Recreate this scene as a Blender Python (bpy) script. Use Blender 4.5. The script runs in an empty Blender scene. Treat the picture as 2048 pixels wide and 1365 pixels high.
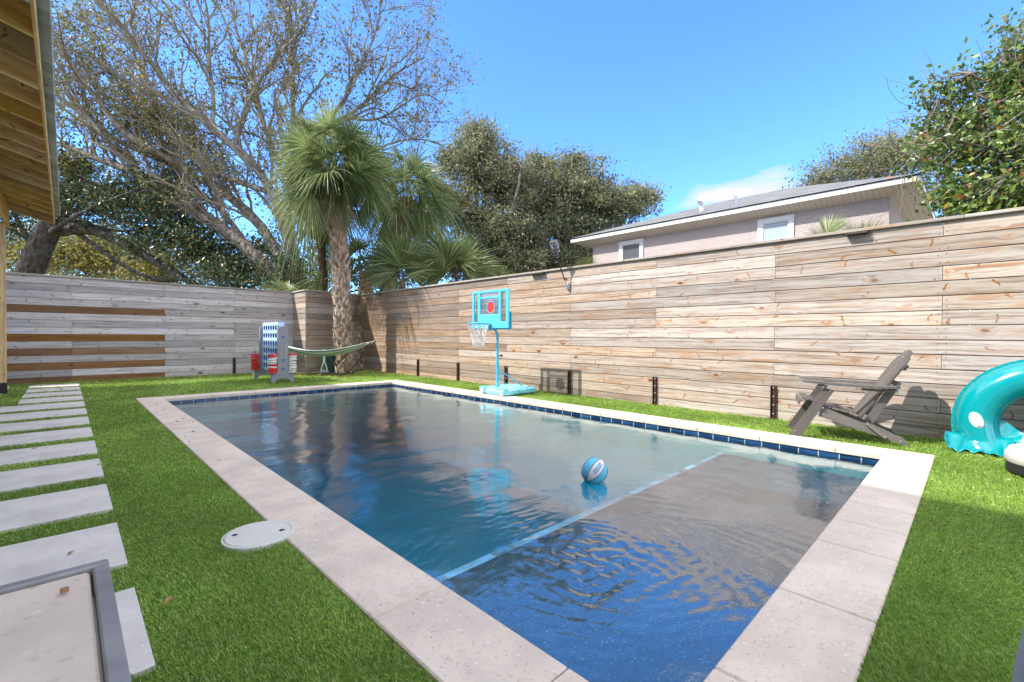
import bpy, bmesh, math, random
import numpy as np
from mathutils import Vector, Matrix, Euler

# ------------------------------------------------------------------ camera, world, sun
sc = bpy.context.scene
COL = sc.collection
FPX, YAW, PIT, ROL, CAMZ = 911.01, math.radians(44.435), math.radians(-0.656), math.radians(-0.311), 1.03
_cy, _sy = math.cos(YAW), math.sin(YAW)
CF = np.array([_sy*math.cos(PIT), _cy*math.cos(PIT), math.sin(PIT)])
_r = np.array([_cy, -_sy, 0.0]); _u = np.cross(_r, CF)
CR = _r*math.cos(ROL) - _u*math.sin(ROL)
CU = _u*math.cos(ROL) + _r*math.sin(ROL)
cam_d = bpy.data.cameras.new('camera'); cam = bpy.data.objects.new('camera', cam_d); COL.objects.link(cam)
cam_d.sensor_width = 36; cam_d.lens = 36*FPX/2048; cam_d.clip_start = 0.05; cam_d.clip_end = 3000
m = Matrix.Identity(4)
for i in range(3):
    m[i][0], m[i][1], m[i][2] = CR[i], CU[i], -CF[i]
m[2][3] = CAMZ
cam.matrix_world = m
sc.camera = cam

SUND = np.array([1.08, -0.62, -1.33]); SUND /= np.linalg.norm(SUND)      # direction the light travels
SUN_EL = math.asin(-SUND[2]); SUN_AZ = math.atan2(-SUND[0], -SUND[1])
sun_d = bpy.data.lights.new('sun', 'SUN'); sun = bpy.data.objects.new('sun', sun_d); COL.objects.link(sun)
sun_d.energy = 2.0; sun_d.angle = math.radians(0.6); sun_d.color = (1.0, 0.95, 0.88)
sun.rotation_mode = 'QUATERNION'
sun.rotation_quaternion = Vector(SUND).to_track_quat('-Z', 'Y')
sun.location = (-10, 6, 14)

def at0(px, py):
    v = CF + (px-1024)/FPX*CR - (py-682.5)/FPX*CU
    return tuple(v/np.linalg.norm(v))
world = bpy.data.worlds.new('World'); sc.world = world; world.use_nodes = True
wn, wl = world.node_tree.nodes, world.node_tree.links
for n in list(wn): wn.remove(n)
wo = wn.new('ShaderNodeOutputWorld'); wb = wn.new('ShaderNodeBackground'); wb.inputs[1].default_value = 0.15
sky = wn.new('ShaderNodeTexSky'); sky.sky_type = 'NISHITA'; sky.sun_disc = False
sky.sun_elevation = SUN_EL; sky.sun_rotation = SUN_AZ; sky.air_density = 0.9; sky.dust_density = 0.1; sky.ozone_density = 2.6
tc = wn.new('ShaderNodeTexCoord'); mp = wn.new('ShaderNodeMapping'); mp.inputs['Scale'].default_value = (1.0, 1.0, 3.2)
nz = wn.new('ShaderNodeTexNoise'); nz.inputs['Scale'].default_value = 3.1; nz.inputs['Detail'].default_value = 7; nz.inputs['Roughness'].default_value = 0.55
cr = wn.new('ShaderNodeValToRGB'); cr.color_ramp.elements[0].position = 0.52; cr.color_ramp.elements[1].position = 0.68
sp = wn.new('ShaderNodeSeparateXYZ')
el = wn.new('ShaderNodeMapRange'); el.interpolation_type = 'SMOOTHSTEP'
el.inputs[1].default_value = 0.42; el.inputs[2].default_value = 0.31; el.inputs[3].default_value = 0.0; el.inputs[4].default_value = 1.0
mu = wn.new('ShaderNodeMath'); mu.operation = 'MULTIPLY'
mxw = wn.new('ShaderNodeMix'); mxw.data_type = 'RGBA'; mxw.inputs['B'].default_value = (1.75, 1.72, 1.85, 1)
wl.new(tc.outputs['Generated'], mp.inputs[0]); wl.new(mp.outputs[0], nz.inputs[0]); pass
wl.new(tc.outputs['Generated'], sp.inputs[0]); wl.new(sp.outputs[2], el.inputs[0])
cd = at0(1455, 392); vs = wn.new('ShaderNodeVectorMath'); vs.operation = 'SUBTRACT'; wl.new(tc.outputs['Generated'], vs.inputs[0]); vs.inputs[1].default_value = cd
vm = wn.new('ShaderNodeVectorMath'); vm.operation = 'MULTIPLY'; wl.new(vs.outputs[0], vm.inputs[0]); vm.inputs[1].default_value = (1, 1, 4.2)
vl = wn.new('ShaderNodeVectorMath'); vl.operation = 'LENGTH'; wl.new(vm.outputs[0], vl.inputs[0])
cl = wn.new('ShaderNodeMapRange'); cl.inputs[1].default_value = .26; cl.inputs[2].default_value = .0; cl.inputs[3].default_value = -.25; cl.inputs[4].default_value = .30; wl.new(vl.outputs['Value'], cl.inputs[0])
ca = wn.new('ShaderNodeMath'); ca.operation = 'ADD'; wl.new(nz.outputs[0], ca.inputs[0]); wl.new(cl.outputs[0], ca.inputs[1]); wl.new(ca.outputs[0], cr.inputs[0])
wl.new(cr.outputs[0], mu.inputs[0]); wl.new(el.outputs[0], mu.inputs[1]); wl.new(mu.outputs[0], mxw.inputs['Factor'])
# broken bright cloud added out of frame, overhead and behind, for neutral fill light
tint = wn.new('ShaderNodeMix'); tint.data_type = 'RGBA'; tint.blend_type = 'MULTIPLY'; tint.inputs['Factor'].default_value = 1; tint.inputs['B'].default_value = (.37, .59, .87, 1)
wl.new(sky.outputs[0], tint.inputs['A']); wl.new(tint.outputs['Result'], mxw.inputs['A'])
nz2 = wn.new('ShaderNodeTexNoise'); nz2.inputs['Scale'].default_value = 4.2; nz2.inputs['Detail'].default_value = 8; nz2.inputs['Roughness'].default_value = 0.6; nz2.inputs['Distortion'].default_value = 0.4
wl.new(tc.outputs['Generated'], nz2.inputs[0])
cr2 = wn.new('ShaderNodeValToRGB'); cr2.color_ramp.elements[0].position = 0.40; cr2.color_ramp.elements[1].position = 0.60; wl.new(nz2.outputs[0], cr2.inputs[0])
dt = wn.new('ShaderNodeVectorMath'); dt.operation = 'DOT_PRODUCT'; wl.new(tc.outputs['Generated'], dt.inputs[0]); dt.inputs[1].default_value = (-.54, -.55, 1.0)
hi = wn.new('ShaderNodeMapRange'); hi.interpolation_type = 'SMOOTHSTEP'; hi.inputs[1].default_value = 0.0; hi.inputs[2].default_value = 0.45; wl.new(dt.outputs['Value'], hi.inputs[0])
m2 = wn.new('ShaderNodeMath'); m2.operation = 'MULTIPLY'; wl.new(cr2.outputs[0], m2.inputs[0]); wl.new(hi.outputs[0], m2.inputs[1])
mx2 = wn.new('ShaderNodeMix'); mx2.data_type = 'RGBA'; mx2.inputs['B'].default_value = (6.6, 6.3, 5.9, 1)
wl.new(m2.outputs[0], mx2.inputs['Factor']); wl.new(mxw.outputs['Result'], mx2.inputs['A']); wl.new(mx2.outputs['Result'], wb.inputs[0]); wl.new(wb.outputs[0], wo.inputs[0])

sc.view_settings.view_transform = 'Standard'; sc.view_settings.look = 'None'
sc.view_settings.exposure = 1.92; sc.view_settings.gamma = 1.0
sc.render.engine = 'CYCLES'
sc.cycles.max_bounces = 8; sc.cycles.diffuse_bounces = 4; sc.cycles.glossy_bounces = 4
sc.cycles.transparent_max_bounces = 12; sc.cycles.transmission_bounces = 6
sc.cycles.caustics_reflective = False; sc.cycles.caustics_refractive = False
sc.cycles.sample_clamp_indirect = 6.0

RNG = np.random.default_rng(7)
def at(px, py, D):
    """world point seen at that pixel of the photograph, D metres in front of the lens"""
    return np.array([0, 0, CAMZ]) + D*(CF + (px-1024)/FPX*CR - (py-682.5)/FPX*CU)

# ------------------------------------------------------------------ mesh builder
_CH = {}
def _chamfer_topo():
    if _CH: return _CH
    S = [(-1,-1,-1),(1,-1,-1),(-1,1,-1),(1,1,-1),(-1,-1,1),(1,-1,1),(-1,1,1),(1,1,1)]
    idx = {s: i for i, s in enumerate(S)}
    vid = lambda s, a: idx[s]*3 + a
    q, t = [], []
    for a in range(3):
        b, c = (a+1) % 3, (a+2) % 3
        for sg in (-1, 1):
            f = []
            for (sb, s_c) in ((-1,-1),(1,-1),(1,1),(-1,1)):
                s = [0,0,0]; s[a] = sg; s[b] = sb; s[c] = s_c; f.append(vid(tuple(s), a))
            q.append(f if sg > 0 else f[::-1])
    for c in range(3):
        a, b = (c+1) % 3, (c+2) % 3
        for sa in (-1, 1):
            for sb in (-1, 1):
                s0 = [0,0,0]; s0[a] = sa; s0[b] = sb; s1 = list(s0); s0[c] = -1; s1[c] = 1
                f = [vid(tuple(s0),a), vid(tuple(s0),b), vid(tuple(s1),b), vid(tuple(s1),a)]
                q.append(f if sa*sb > 0 else f[::-1])
    for s in S:
        f = [vid(s,0), vid(s,1), vid(s,2)]
        t.append(f if s[0]*s[1]*s[2] > 0 else f[::-1])
    _CH.update(S=np.array(S, float), q=np.array(q), t=np.array(t))
    return _CH

class MB:
    def __init__(s):
        s.V=[]; s.F={}; s.n=0; s.W=[]; s.T=[]; s.R=[]
    def add(s, V, faces, wuv=None, tone=0.0, rnd=None, mat=0):
        V = np.asarray(V, float).reshape(-1,3); k = len(V)
        for f in faces:
            f = np.asarray(f, int)
            if f.ndim == 1: f = f[None]
            if f.size: s.F.setdefault((f.shape[1], mat), []).append(f + s.n)
        s.V.append(V); s.n += k
        s.W.append(V if wuv is None else np.asarray(wuv, float).reshape(-1,3))
        s.T.append(np.broadcast_to(np.asarray(tone, float), (k,)))
        s.R.append(np.broadcast_to(np.asarray(RNG.random() if rnd is None else rnd, float), (k,)))
    def box(s, c, size, axis=0, bev=0.003, rot=None, tone=0.0, mat=0, rnd=None):
        """chamfered box; axis = the direction the grain runs"""
        T = _chamfer_topo(); h = np.array(size, float)/2; bev = min(bev, h.min()*0.45)
        V = np.zeros((24,3)); W = np.zeros((24,3)); r = RNG.random() if rnd is None else rnd
        for i in range(8):
            for a in range(3):
                p = T['S'][i]*(h-bev); p[a] = T['S'][i][a]*h[a]; V[i*3+a] = p
                o = [x for x in range(3) if x != axis]
                v = p[o[0]] if a == o[1] else p[o[1]]
                if a == axis: v = p[o[0]]
                u = p[axis] if a != axis else p[o[1]]
                W[i*3+a] = (u + r*37.0, v + (0.4 if a == o[0] else 0.0) + r*11.3, r*9)
        if rot is not None: V = V @ np.array(rot).T
        s.add(V + np.array(c, float), [T['q'], T['t']], W, tone, r, mat)
    def beam(s, p0, p1, w, t, up=(0,0,1), bev=0.003, tone=0.0, mat=0):
        """a board from p0 to p1, t thick along up, w wide across"""
        p0, p1 = np.array(p0,float), np.array(p1,float); x = p1-p0; L = np.linalg.norm(x); x /= L
        y = np.cross(up, x); y /= np.linalg.norm(y); z = np.cross(x, y)
        s.box((p0+p1)/2, (L, w, t), 0, bev, np.stack([x,y,z],1), tone, mat)
    def prism(s, poly, d, tone=0.0, mat=0, wfun=None):
        """closed 3D polygon extruded along d"""
        P = np.array(poly,float); n=len(P); d=np.array(d,float)
        V = np.vstack([P,P,P+d,P+d]); a=np.arange(n); b=(a+1)%n
        side = np.stack([a+n, b+n, b+2*n, a+2*n],1)
        W = np.zeros((4*n,3)); e=P-P[0]; ax=e[np.argmax((e**2).sum(1))]; ax=ax/np.linalg.norm(ax); nn=np.cross(ax,d/np.linalg.norm(d))
        r=RNG.random()
        W[:,0]=np.tile(e@ax,4)+r*31; W[:,1]=np.tile(e@nn,4); W[:,2]=r*9
        s.add(V, [a[::-1][None], (a+3*n)[None], side], W, tone, r, mat)
    def tube(s, P, R, k=8, cap=True, tone=0.0, mat=0, flat=1.0, rnd=None):
        P = np.asarray(P,float); n=len(P); R=np.broadcast_to(np.asarray(R,float),(n,))
        T = np.gradient(P,axis=0); T/= np.linalg.norm(T,axis=1)[:,None]+1e-12
        ref = np.array([0,0,1.0]) if abs(T[0][2])<.9 else np.array([1.0,0,0])
        X = np.zeros((n,3)); x = np.cross(ref,T[0]); x/=np.linalg.norm(x)
        for i in range(n):
            x = x - T[i]*(x@T[i]); x/= np.linalg.norm(x)+1e-12; X[i]=x
        Y = np.cross(T,X); a=np.arange(k)*2*np.pi/k
        V = (P[:,None]+R[:,None,None]*(np.cos(a)[None,:,None]*X[:,None]+flat*np.sin(a)[None,:,None]*Y[:,None])).reshape(-1,3)
        i = np.arange(n-1)[:,None]*k; j=np.arange(k)[None]; j2=(j+1)%k
        q = np.stack([i+j,i+j2,i+k+j2,i+k+j],-1).reshape(-1,4)
        F=[q]
        if cap: F += [np.arange(k)[::-1][None], (np.arange(k)+(n-1)*k)[None]]
        L = np.concatenate([[0],np.cumsum(np.linalg.norm(np.diff(P,axis=0),axis=1))])
        W = np.stack([np.repeat(L,k), np.tile(np.arange(k)/k,n)*R.max()*6, np.zeros(n*k)],1)
        s.add(V,F,W,tone,rnd,mat)
    def lathe(s, prof, c=(0,0,0), k=32, rot=None, mat=0, tone=0.0, closed=False):
        prof=np.array(prof,float); n=len(prof); a=np.arange(k)*2*np.pi/k
        V=np.stack([prof[:,0:1]*np.cos(a),prof[:,0:1]*np.sin(a),np.repeat(prof[:,1:2],k,1)],-1).reshape(-1,3)
        if rot is not None: V=V@np.array(rot).T
        m_=n if closed else n-1
        i=np.arange(m_)[:,None]; i2=((i+1)%n)*k; i=i*k; j=np.arange(k)[None]; j2=(j+1)%k
        q=np.stack([i+j,i+j2,i2+j2,i2+j],-1).reshape(-1,4); F=[q]
        if not closed: F += [np.arange(k)[::-1][None], (np.arange(k)+(n-1)*k)[None]]
        s.add(V+np.array(c,float),F,None,tone,None,mat)
    def quads(s, A, B, C, D, tone=0.0, rnd=None, mat=0):
        n=len(A); V=np.stack([A,B,C,D],1).reshape(-1,3)
        r=RNG.random(n) if rnd is None else rnd
        s.add(V,[np.arange(4*n).reshape(n,4)],None,np.repeat(np.broadcast_to(tone,(n,)),4),np.repeat(r,4),mat)
    def sheet(s, G, mat=0, tone=0.0, close_u=False):
        """grid of points (m,n,3) -> quads"""
        G=np.asarray(G,float); m_,n=G.shape[:2]; i=np.arange(m_ if close_u else m_-1)[:,None]; j=np.arange(n-1)[None]
        i2=(i+1)%m_
        q=np.stack([i*n+j,i2*n+j,i2*n+j+1,i*n+j+1],-1).reshape(-1,4)
        s.add(G.reshape(-1,3),[q],None,tone,None,mat)
    def build(s, name, mats, parent=None, smooth=None, recalc=True, origin=None):
        me=bpy.data.meshes.new(name)
        V=np.concatenate(s.V); 
        o=np.zeros(3) if origin is None else np.array(origin,float)
        loops=[];tot=[];mi=[]
        for (k,mt),L in s.F.items():
            A=np.concatenate(L); loops.append(A.ravel()); tot.append(np.full(len(A),k)); mi.append(np.full(len(A),mt))
        loops=np.concatenate(loops).astype(np.int32); tot=np.concatenate(tot).astype(np.int32); mi=np.concatenate(mi).astype(np.int32)
        st=np.concatenate([[0],np.cumsum(tot)[:-1]]).astype(np.int32)
        me.vertices.add(len(V)); me.vertices.foreach_set('co',(V-o).astype(np.float32).ravel())
        me.loops.add(len(loops)); me.loops.foreach_set('vertex_index',loops)
        me.polygons.add(len(tot)); me.polygons.foreach_set('loop_start',st); me.polygons.foreach_set('loop_total',tot)
        me.polygons.foreach_set('material_index',mi)
        me.update(calc_edges=True)
        for nm,ty,A in (('wuv','FLOAT_VECTOR',np.concatenate(s.W)),('tone','FLOAT',np.concatenate(s.T)),('rnd','FLOAT',np.concatenate(s.R))):
            at_=me.attributes.new(nm,ty,'POINT'); at_.data.foreach_set('vector' if ty!='FLOAT' else 'value',A.astype(np.float32).ravel())
        if recalc and len(tot)<60000:
            bm=bmesh.new(); bm.from_mesh(me); bmesh.ops.recalc_face_normals(bm,faces=bm.faces); bm.to_mesh(me); bm.free()
        for mt in (mats if isinstance(mats,(list,tuple)) else [mats]): me.materials.append(mt)
        if smooth is None: me.polygons.foreach_set('use_smooth',np.zeros(len(me.polygons),bool))
        if smooth is not None:
            me.polygons.foreach_set('use_smooth',np.ones(len(me.polygons),bool))
            if smooth<180: me.set_sharp_from_angle(angle=math.radians(smooth))
        ob=bpy.data.objects.new(name,me); COL.objects.link(ob)
        ob.location=o
        if parent is not None:
            ob.parent=parent
            ob.matrix_parent_inverse=parent_inv(parent)
        return ob

def parent_inv(p):
    return world_of(p).inverted()
def world_of(o):
    L=Matrix.LocRotScale(o.location,o.rotation_euler,o.scale)
    return L if o.parent is None else world_of(o.parent)@o.matrix_parent_inverse@L

def tag(o,label=None,cat=None,group=None,kind=None):
    if label: o['label']=label
    if cat: o['category']=cat
    if group: o['group']=group
    if kind: o['kind']=kind
    return o
def thing(name,loc,label,cat,group=None):
    o=bpy.data.objects.new(name,None); COL.objects.link(o); o.location=loc; o.empty_display_size=.1
    return tag(o,label,cat,group)
def copy_tree(o,parent=None):
    c=o.copy(); COL.objects.link(c)
    if parent is not None: c.parent=parent; c.matrix_parent_inverse=o.matrix_parent_inverse.copy()
    for ch in [x for x in bpy.data.objects if x.parent==o]: copy_tree(ch,c)
    return c

# ------------------------------------------------------------------ materials
class NT:
    def __init__(s,name):
        s.m=bpy.data.materials.new(name); s.m.use_nodes=True; s.t=s.m.node_tree; s.N=s.t.nodes; s.L=s.t.links
        for n in list(s.N): s.N.remove(n)
        s.out=s.N.new('ShaderNodeOutputMaterial')
    def n(s,ty,**kw):
        x=s.N.new('ShaderNode'+ty)
        for k,v in kw.items(): setattr(x,k,v)
        return x
    def set(s,sock,v):
        if hasattr(v,'is_output') or isinstance(v,bpy.types.NodeSocket): s.L.new(v,sock)
        else: sock.default_value=v
    def attr(s,nm,o='Fac'):
        a=s.n('Attribute'); a.attribute_name=nm; return a.outputs[o]
    def coord(s): return s.n('TexCoord').outputs['Object']
    def map(s,v,scale=(1,1,1),loc=(0,0,0)):
        x=s.n('Mapping'); s.L.new(v,x.inputs[0]); x.inputs['Scale'].default_value=scale; x.inputs['Location'].default_value=loc; return x.outputs[0]
    def noise(s,v,scale=5,detail=4,rough=.55,dist=0.0,col=False):
        x=s.n('TexNoise'); s.L.new(v,x.inputs['Vector']); x.inputs['Scale'].default_value=scale; x.inputs['Detail'].default_value=detail
        x.inputs['Roughness'].default_value=rough; x.inputs['Distortion'].default_value=dist; return x.outputs['Color' if col else 0]
    def math(s,op,a,b=0.0,c=0.0):
        x=s.n('Math',operation=op); s.set(x.inputs[0],a); s.set(x.inputs[1],b); s.set(x.inputs[2],c); return x.outputs[0]
    def rng(s,v,a,b,c=0.0,d=1.0,smooth=True):
        x=s.n('MapRange'); x.interpolation_type='SMOOTHSTEP' if smooth else 'LINEAR'
        s.set(x.inputs[0],v); 
        for i,q in enumerate((a,b,c,d)): s.set(x.inputs[i+1],q)
        return x.outputs[0]
    def mix(s,f,a,b,mode='MIX'):
        x=s.n('Mix',data_type='RGBA',blend_type=mode); s.set(x.inputs['Factor'],f); s.set(x.inputs['A'],a); s.set(x.inputs['B'],b); return x.outputs['Result']
    def ramp(s,f,stops):
        x=s.n('ValToRGB'); s.L.new(f,x.inputs[0]); e=x.color_ramp.elements
        while len(e)<len(stops): e.new(.5)
        for q,(p,c) in zip(e,stops): q.position=p; q.color=c if len(c)==4 else (*c,1)
        return x.outputs[0]
    def bump(s,h,st=.3,dist=.01,nrm=None):
        x=s.n('Bump'); x.inputs['Strength'].default_value=st; x.inputs['Distance'].default_value=dist; s.L.new(h,x.inputs['Height'])
        if nrm is not None: s.L.new(nrm,x.inputs['Normal'])
        return x.outputs[0]
    def pbsdf(s,col,rough=.6,nrm=None,metal=0.0,spec=.5,coat=0.0,trans=0.0,sheen=0.0,sub=0.0):
        b=s.n('BsdfPrincipled'); s.set(b.inputs['Base Color'],col if not isinstance(col,tuple) else (*col[:3],1)); s.set(b.inputs['Roughness'],rough)
        b.inputs['Metallic'].default_value=metal; b.inputs['Specular IOR Level'].default_value=spec; b.inputs['Coat Weight'].default_value=coat
        b.inputs['Transmission Weight'].default_value=trans
        if nrm is not None: s.L.new(nrm,b.inputs['Normal'])
        return b
    def done(s,sh):
        s.L.new(sh.outputs[0] if hasattr(sh,'outputs') else sh,s.out.inputs['Surface']); return s.m

def simple(name,col,rough=.55,metal=0.0,var=.12,nscale=14,bump=.0,spec=.4,coat=0.0):
    t=NT(name); v=t.coord(); n1=t.noise(v,nscale,5); n2=t.noise(v,nscale*.18,3)
    f=t.math('ADD',t.math('MULTIPLY',n1,.5),t.math('MULTIPLY',n2,.5))
    c=t.mix(t.rng(f,.3,.7),tuple(x*(1-var) for x in col)+(1,),tuple(min(1,x*(1+var)) for x in col)+(1,))
    nr=t.bump(n1,bump,.004) if bump else None
    r=t.rng(n2,.3,.7,max(.03,rough-.08),rough+.08)
    return t.done(t.pbsdf(c,r,nr,metal,spec,coat))

def wood_mat(name,light,dark,knot,fresh_l,fresh_d,knots=.5,grain=1.0,warm=(.40,.20,.085),rough=.75,stain=1.0,ringy=0.0):
    t=NT(name); W=t.attr('wuv','Vector'); tone=t.attr('tone'); rnd=t.attr('rnd')
    s=t.n('SeparateXYZ'); t.L.new(W,s.inputs[0]); u,v,w=s.outputs
    # knots in stretched cells, only some of them carry a knot
    cmb=t.n('CombineXYZ'); t.set(cmb.inputs[0],t.math('MULTIPLY',u,2.9)); t.set(cmb.inputs[1],t.math('MULTIPLY',v,6.2)); t.set(cmb.inputs[2],t.math('MULTIPLY',w,3.7))
    kn=t.noise(cmb.outputs[0],5,2,.5,0,True)
    cj=t.n('VectorMath',operation='MULTIPLY_ADD'); t.L.new(kn,cj.inputs[0]); cj.inputs[1].default_value=(.16,.16,0); t.L.new(cmb.outputs[0],cj.inputs[2])
    vo=t.n('TexVoronoi'); vo.feature='F1'; vo.inputs['Scale'].default_value=1.0; t.L.new(cj.outputs[0],vo.inputs['Vector'])
    sc_=t.n('SeparateColor'); t.L.new(vo.outputs['Color'],sc_.inputs[0])
    has=t.math('LESS_THAN',sc_.outputs[0],knots)
    rad=t.math('MULTIPLY_ADD',sc_.outputs[1],.10,.035)
    kd=t.math('SUBTRACT',vo.outputs['Distance'],rad)
    # slanting spike knots in some of the other cells
    dl=t.n('VectorMath',operation='SUBTRACT'); t.L.new(cj.outputs[0],dl.inputs[0]); t.L.new(vo.outputs['Position'],dl.inputs[1]); ds=t.n('SeparateXYZ'); t.L.new(dl.outputs[0],ds.inputs[0])
    du=t.math('MULTIPLY',ds.outputs[0],1/2.9); dv=t.math('MULTIPLY',ds.outputs[1],1/6.2); an=t.math('MULTIPLY_ADD',sc_.outputs[2],2.2,.45); ca=t.math('COSINE',an); sa=t.math('SINE',an)
    xr=t.math('ADD',t.math('MULTIPLY',du,ca),t.math('MULTIPLY',dv,sa)); yr=t.math('SUBTRACT',t.math('MULTIPLY',dv,ca),t.math('MULTIPLY',du,sa))
    sr=t.math('ADD',t.math('POWER',t.math('MULTIPLY',xr,1/.042),2.0),t.math('POWER',t.math('MULTIPLY',yr,1/.0085),2.0))
    spk=t.math('MULTIPLY',t.rng(sr,1.4,.5),t.math('MULTIPLY',t.math('GREATER_THAN',sc_.outputs[0],knots),t.math('LESS_THAN',sc_.outputs[0],knots+.4*min(1,knots*3))))
    spedge=t.math('MULTIPLY',spk,t.rng(sr,.2,.9))
    kmask=t.math('MULTIPLY',t.rng(kd,.05,-.03),has)
    kcore=t.math('MULTIPLY',t.rng(kd,-.01,-.08),has)
    halo=t.math('MULTIPLY',t.rng(kd,.26,.0),has)
    # grain lines wrap round the knots
    low=t.n('CombineXYZ'); t.set(low.inputs[0],t.math('MULTIPLY',u,1.1)); t.set(low.inputs[1],t.math('MULTIPLY',v,5.0)); t.set(low.inputs[2],w)
    ln=t.noise(low.outputs[0],1.0,3)
    gv=t.math('ADD',t.math('MULTIPLY',v,34*grain),t.math('ADD',t.math('MULTIPLY',ln,2.6+9*ringy),t.math('MULTIPLY',halo,1.6)))
    gc=t.n('CombineXYZ'); t.set(gc.inputs[0],t.math('MULTIPLY',u,1.1)); t.set(gc.inputs[1],gv); t.set(gc.inputs[2],w)
    g=t.noise(gc.outputs[0],1.0,4,.6)
    fine=t.n('CombineXYZ'); t.set(fine.inputs[0],t.math('MULTIPLY',u,7)); t.set(fine.inputs[1],t.math('MULTIPLY',v,260)); t.set(fine.inputs[2],w)
    gf=t.noise(fine.outputs[0],1.0,3,.6)
    wv=t.math('FRACT',t.math('MULTIPLY',gv,.33))
    ring=t.rng(wv,.25,.95)
    gg=t.math('ADD',t.math('MULTIPLY',g,.62),t.math('ADD',t.math('MULTIPLY',gf,.42),t.math('MULTIPLY',ring,.22*ringy)))
    f=t.rng(gg,.43,.72)
    blotch=t.noise(low.outputs[0],2.3,4,.6)
    weath=t.mix(f,(*light,1),(*dark,1))
    weath=t.mix(t.math('MULTIPLY',t.rng(blotch,.50,.74),.6*stain),weath,(*warm,1))
    stc=t.n('CombineXYZ'); t.set(stc.inputs[0],t.math('MULTIPLY',u,.75)); t.set(stc.inputs[1],t.math('MULTIPLY',v,20)); t.set(stc.inputs[2],t.math('ADD',w,3.7)); stn=t.noise(stc.outputs[0],1.0,4,.62)
    weath=t.mix(t.math('MULTIPLY',t.rng(stn,.58,.70),.75*stain),weath,tuple(x*.72 for x in warm)+(1,))
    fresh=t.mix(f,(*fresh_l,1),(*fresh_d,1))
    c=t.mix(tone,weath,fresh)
    c=t.mix(t.math('MULTIPLY',halo,.35),c,(*warm,1))
    c=t.mix(t.math('MULTIPLY',kmask,.85),c,(*knot,1))
    c=t.mix(t.math('MULTIPLY',kcore,.8),c,tuple(x*.22 for x in knot)+(1,))
    c=t.mix(t.math('MULTIPLY',spk,.9),c,(.36,.15,.05,1)); c=t.mix(t.math('MULTIPLY',spedge,.75),c,(.10,.04,.015,1))
    crack=t.rng(gf,.63,.72)
    c=t.mix(t.math('MULTIPLY',crack,.5),c,(.09,.06,.045,1))
    hs=t.n('HueSaturation'); t.set(hs.inputs['Value'],t.rng(rnd,0,1,.68,1.18,False)); t.set(hs.inputs['Saturation'],t.rng(t.math('FRACT',t.math('MULTIPLY',rnd,7.3)),0,1,.75,1.2,False)); t.L.new(c,hs.inputs['Color'])
    nr=t.bump(t.math('SUBTRACT',t.math('MULTIPLY',gg,-1.0),t.math('MULTIPLY',kmask,.4)),.25,.002)
    return t.done(t.pbsdf(hs.outputs[0],rough,nr,spec=.25))

def leaf_mat(name,stops,trans=.35,rough=.45,spec=.4):
    t=NT(name); g=t.n('NewGeometry'); r=g.outputs['Random Per Island']
    c=t.ramp(r,stops)
    v=t.coord(); n=t.noise(v,1.3,3)
    hs=t.n('HueSaturation'); t.set(hs.inputs['Value'],t.rng(n,.3,.7,.75,1.25)); t.L.new(c,hs.inputs['Color'])
    b=t.pbsdf(hs.outputs[0],rough,spec=spec); tr=t.n('BsdfTranslucent'); 
    tc_=t.mix(.5,hs.outputs[0],(.35,.42,.06,1),'MULTIPLY'); 
    t.L.new(hs.outputs[0],tr.inputs[0]); mx=t.n('MixShader'); mx.inputs[0].default_value=trans
    t.L.new(b.outputs[0],mx.inputs[1]); t.L.new(tr.outputs[0],mx.inputs[2]); return t.done(mx)

def bark_mat(name,a,b,scale=9,moss=None):
    t=NT(name); v=t.coord(); n=t.noise(t.map(v,(1,1,.45)),scale,6,.65); n2=t.noise(v,scale*.25,4)
    vo=t.n('TexVoronoi'); t.L.new(t.map(v,(1,1,.35)),vo.inputs['Vector']); vo.inputs['Scale'].default_value=scale*2.2
    c=t.mix(t.rng(n,.35,.68),(*a,1),(*b,1))
    if moss: c=t.mix(t.math('MULTIPLY',t.rng(n2,.52,.66),.7),c,(*moss,1))
    h=t.math('ADD',n,t.math('MULTIPLY',vo.outputs['Distance'],.6))
    return t.done(t.pbsdf(c,.9,t.bump(h,.7,.03),spec=.15))

M={}
M['fence']=wood_mat('weathered_pine',(.51,.45,.385),(.185,.125,.088),(.20,.08,.028),(.30,.17,.085),(.13,.065,.03))
M['fence_far']=wood_mat('silvered_pine',(.66,.60,.585),(.31,.265,.245),(.12,.065,.035),(.33,.175,.08),(.15,.07,.03),knots=.5,warm=(.28,.22,.19),stain=.6)
M['fence_cap']=wood_mat('grey_cap_board',(.45,.41,.36),(.27,.23,.19),(.2,.1,.05),(.4,.3,.2),(.2,.1,.05),knots=.2)
M['timber']=wood_mat('treated_pine',(.95,.66,.30),(.72,.40,.14),(.18,.07,.02),(.86,.62,.30),(.55,.31,.11),knots=.4,warm=(.45,.22,.06),rough=.65,ringy=.6,grain=.8)
M['deck_grey']=wood_mat('grey_painted_board',(.50,.53,.55),(.34,.365,.385),(.09,.09,.09),(.2,.2,.2),(.1,.1,.1),knots=.1,warm=(.40,.42,.43))
M['chair']=wood_mat('grey_poly_lumber',(.15,.135,.125),(.10,.09,.083),(.1,.09,.08),(.15,.13,.12),(.1,.09,.08),knots=0.0,grain=2.0,warm=(.13,.115,.105),rough=.5)
M['rust']=simple('rusted_steel',(.055,.026,.016),.8,.2,.5,30,.3)
M['brown_metal']=simple('brown_metal',(.07,.045,.03),.6,.2,.3,20)
M['steel']=simple('galvanised_bolt',(.55,.55,.55),.35,.9)
M['aqua']=simple('aqua_plastic',(.10,.52,.70),.42,0,.06,8,.02,.45)
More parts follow.
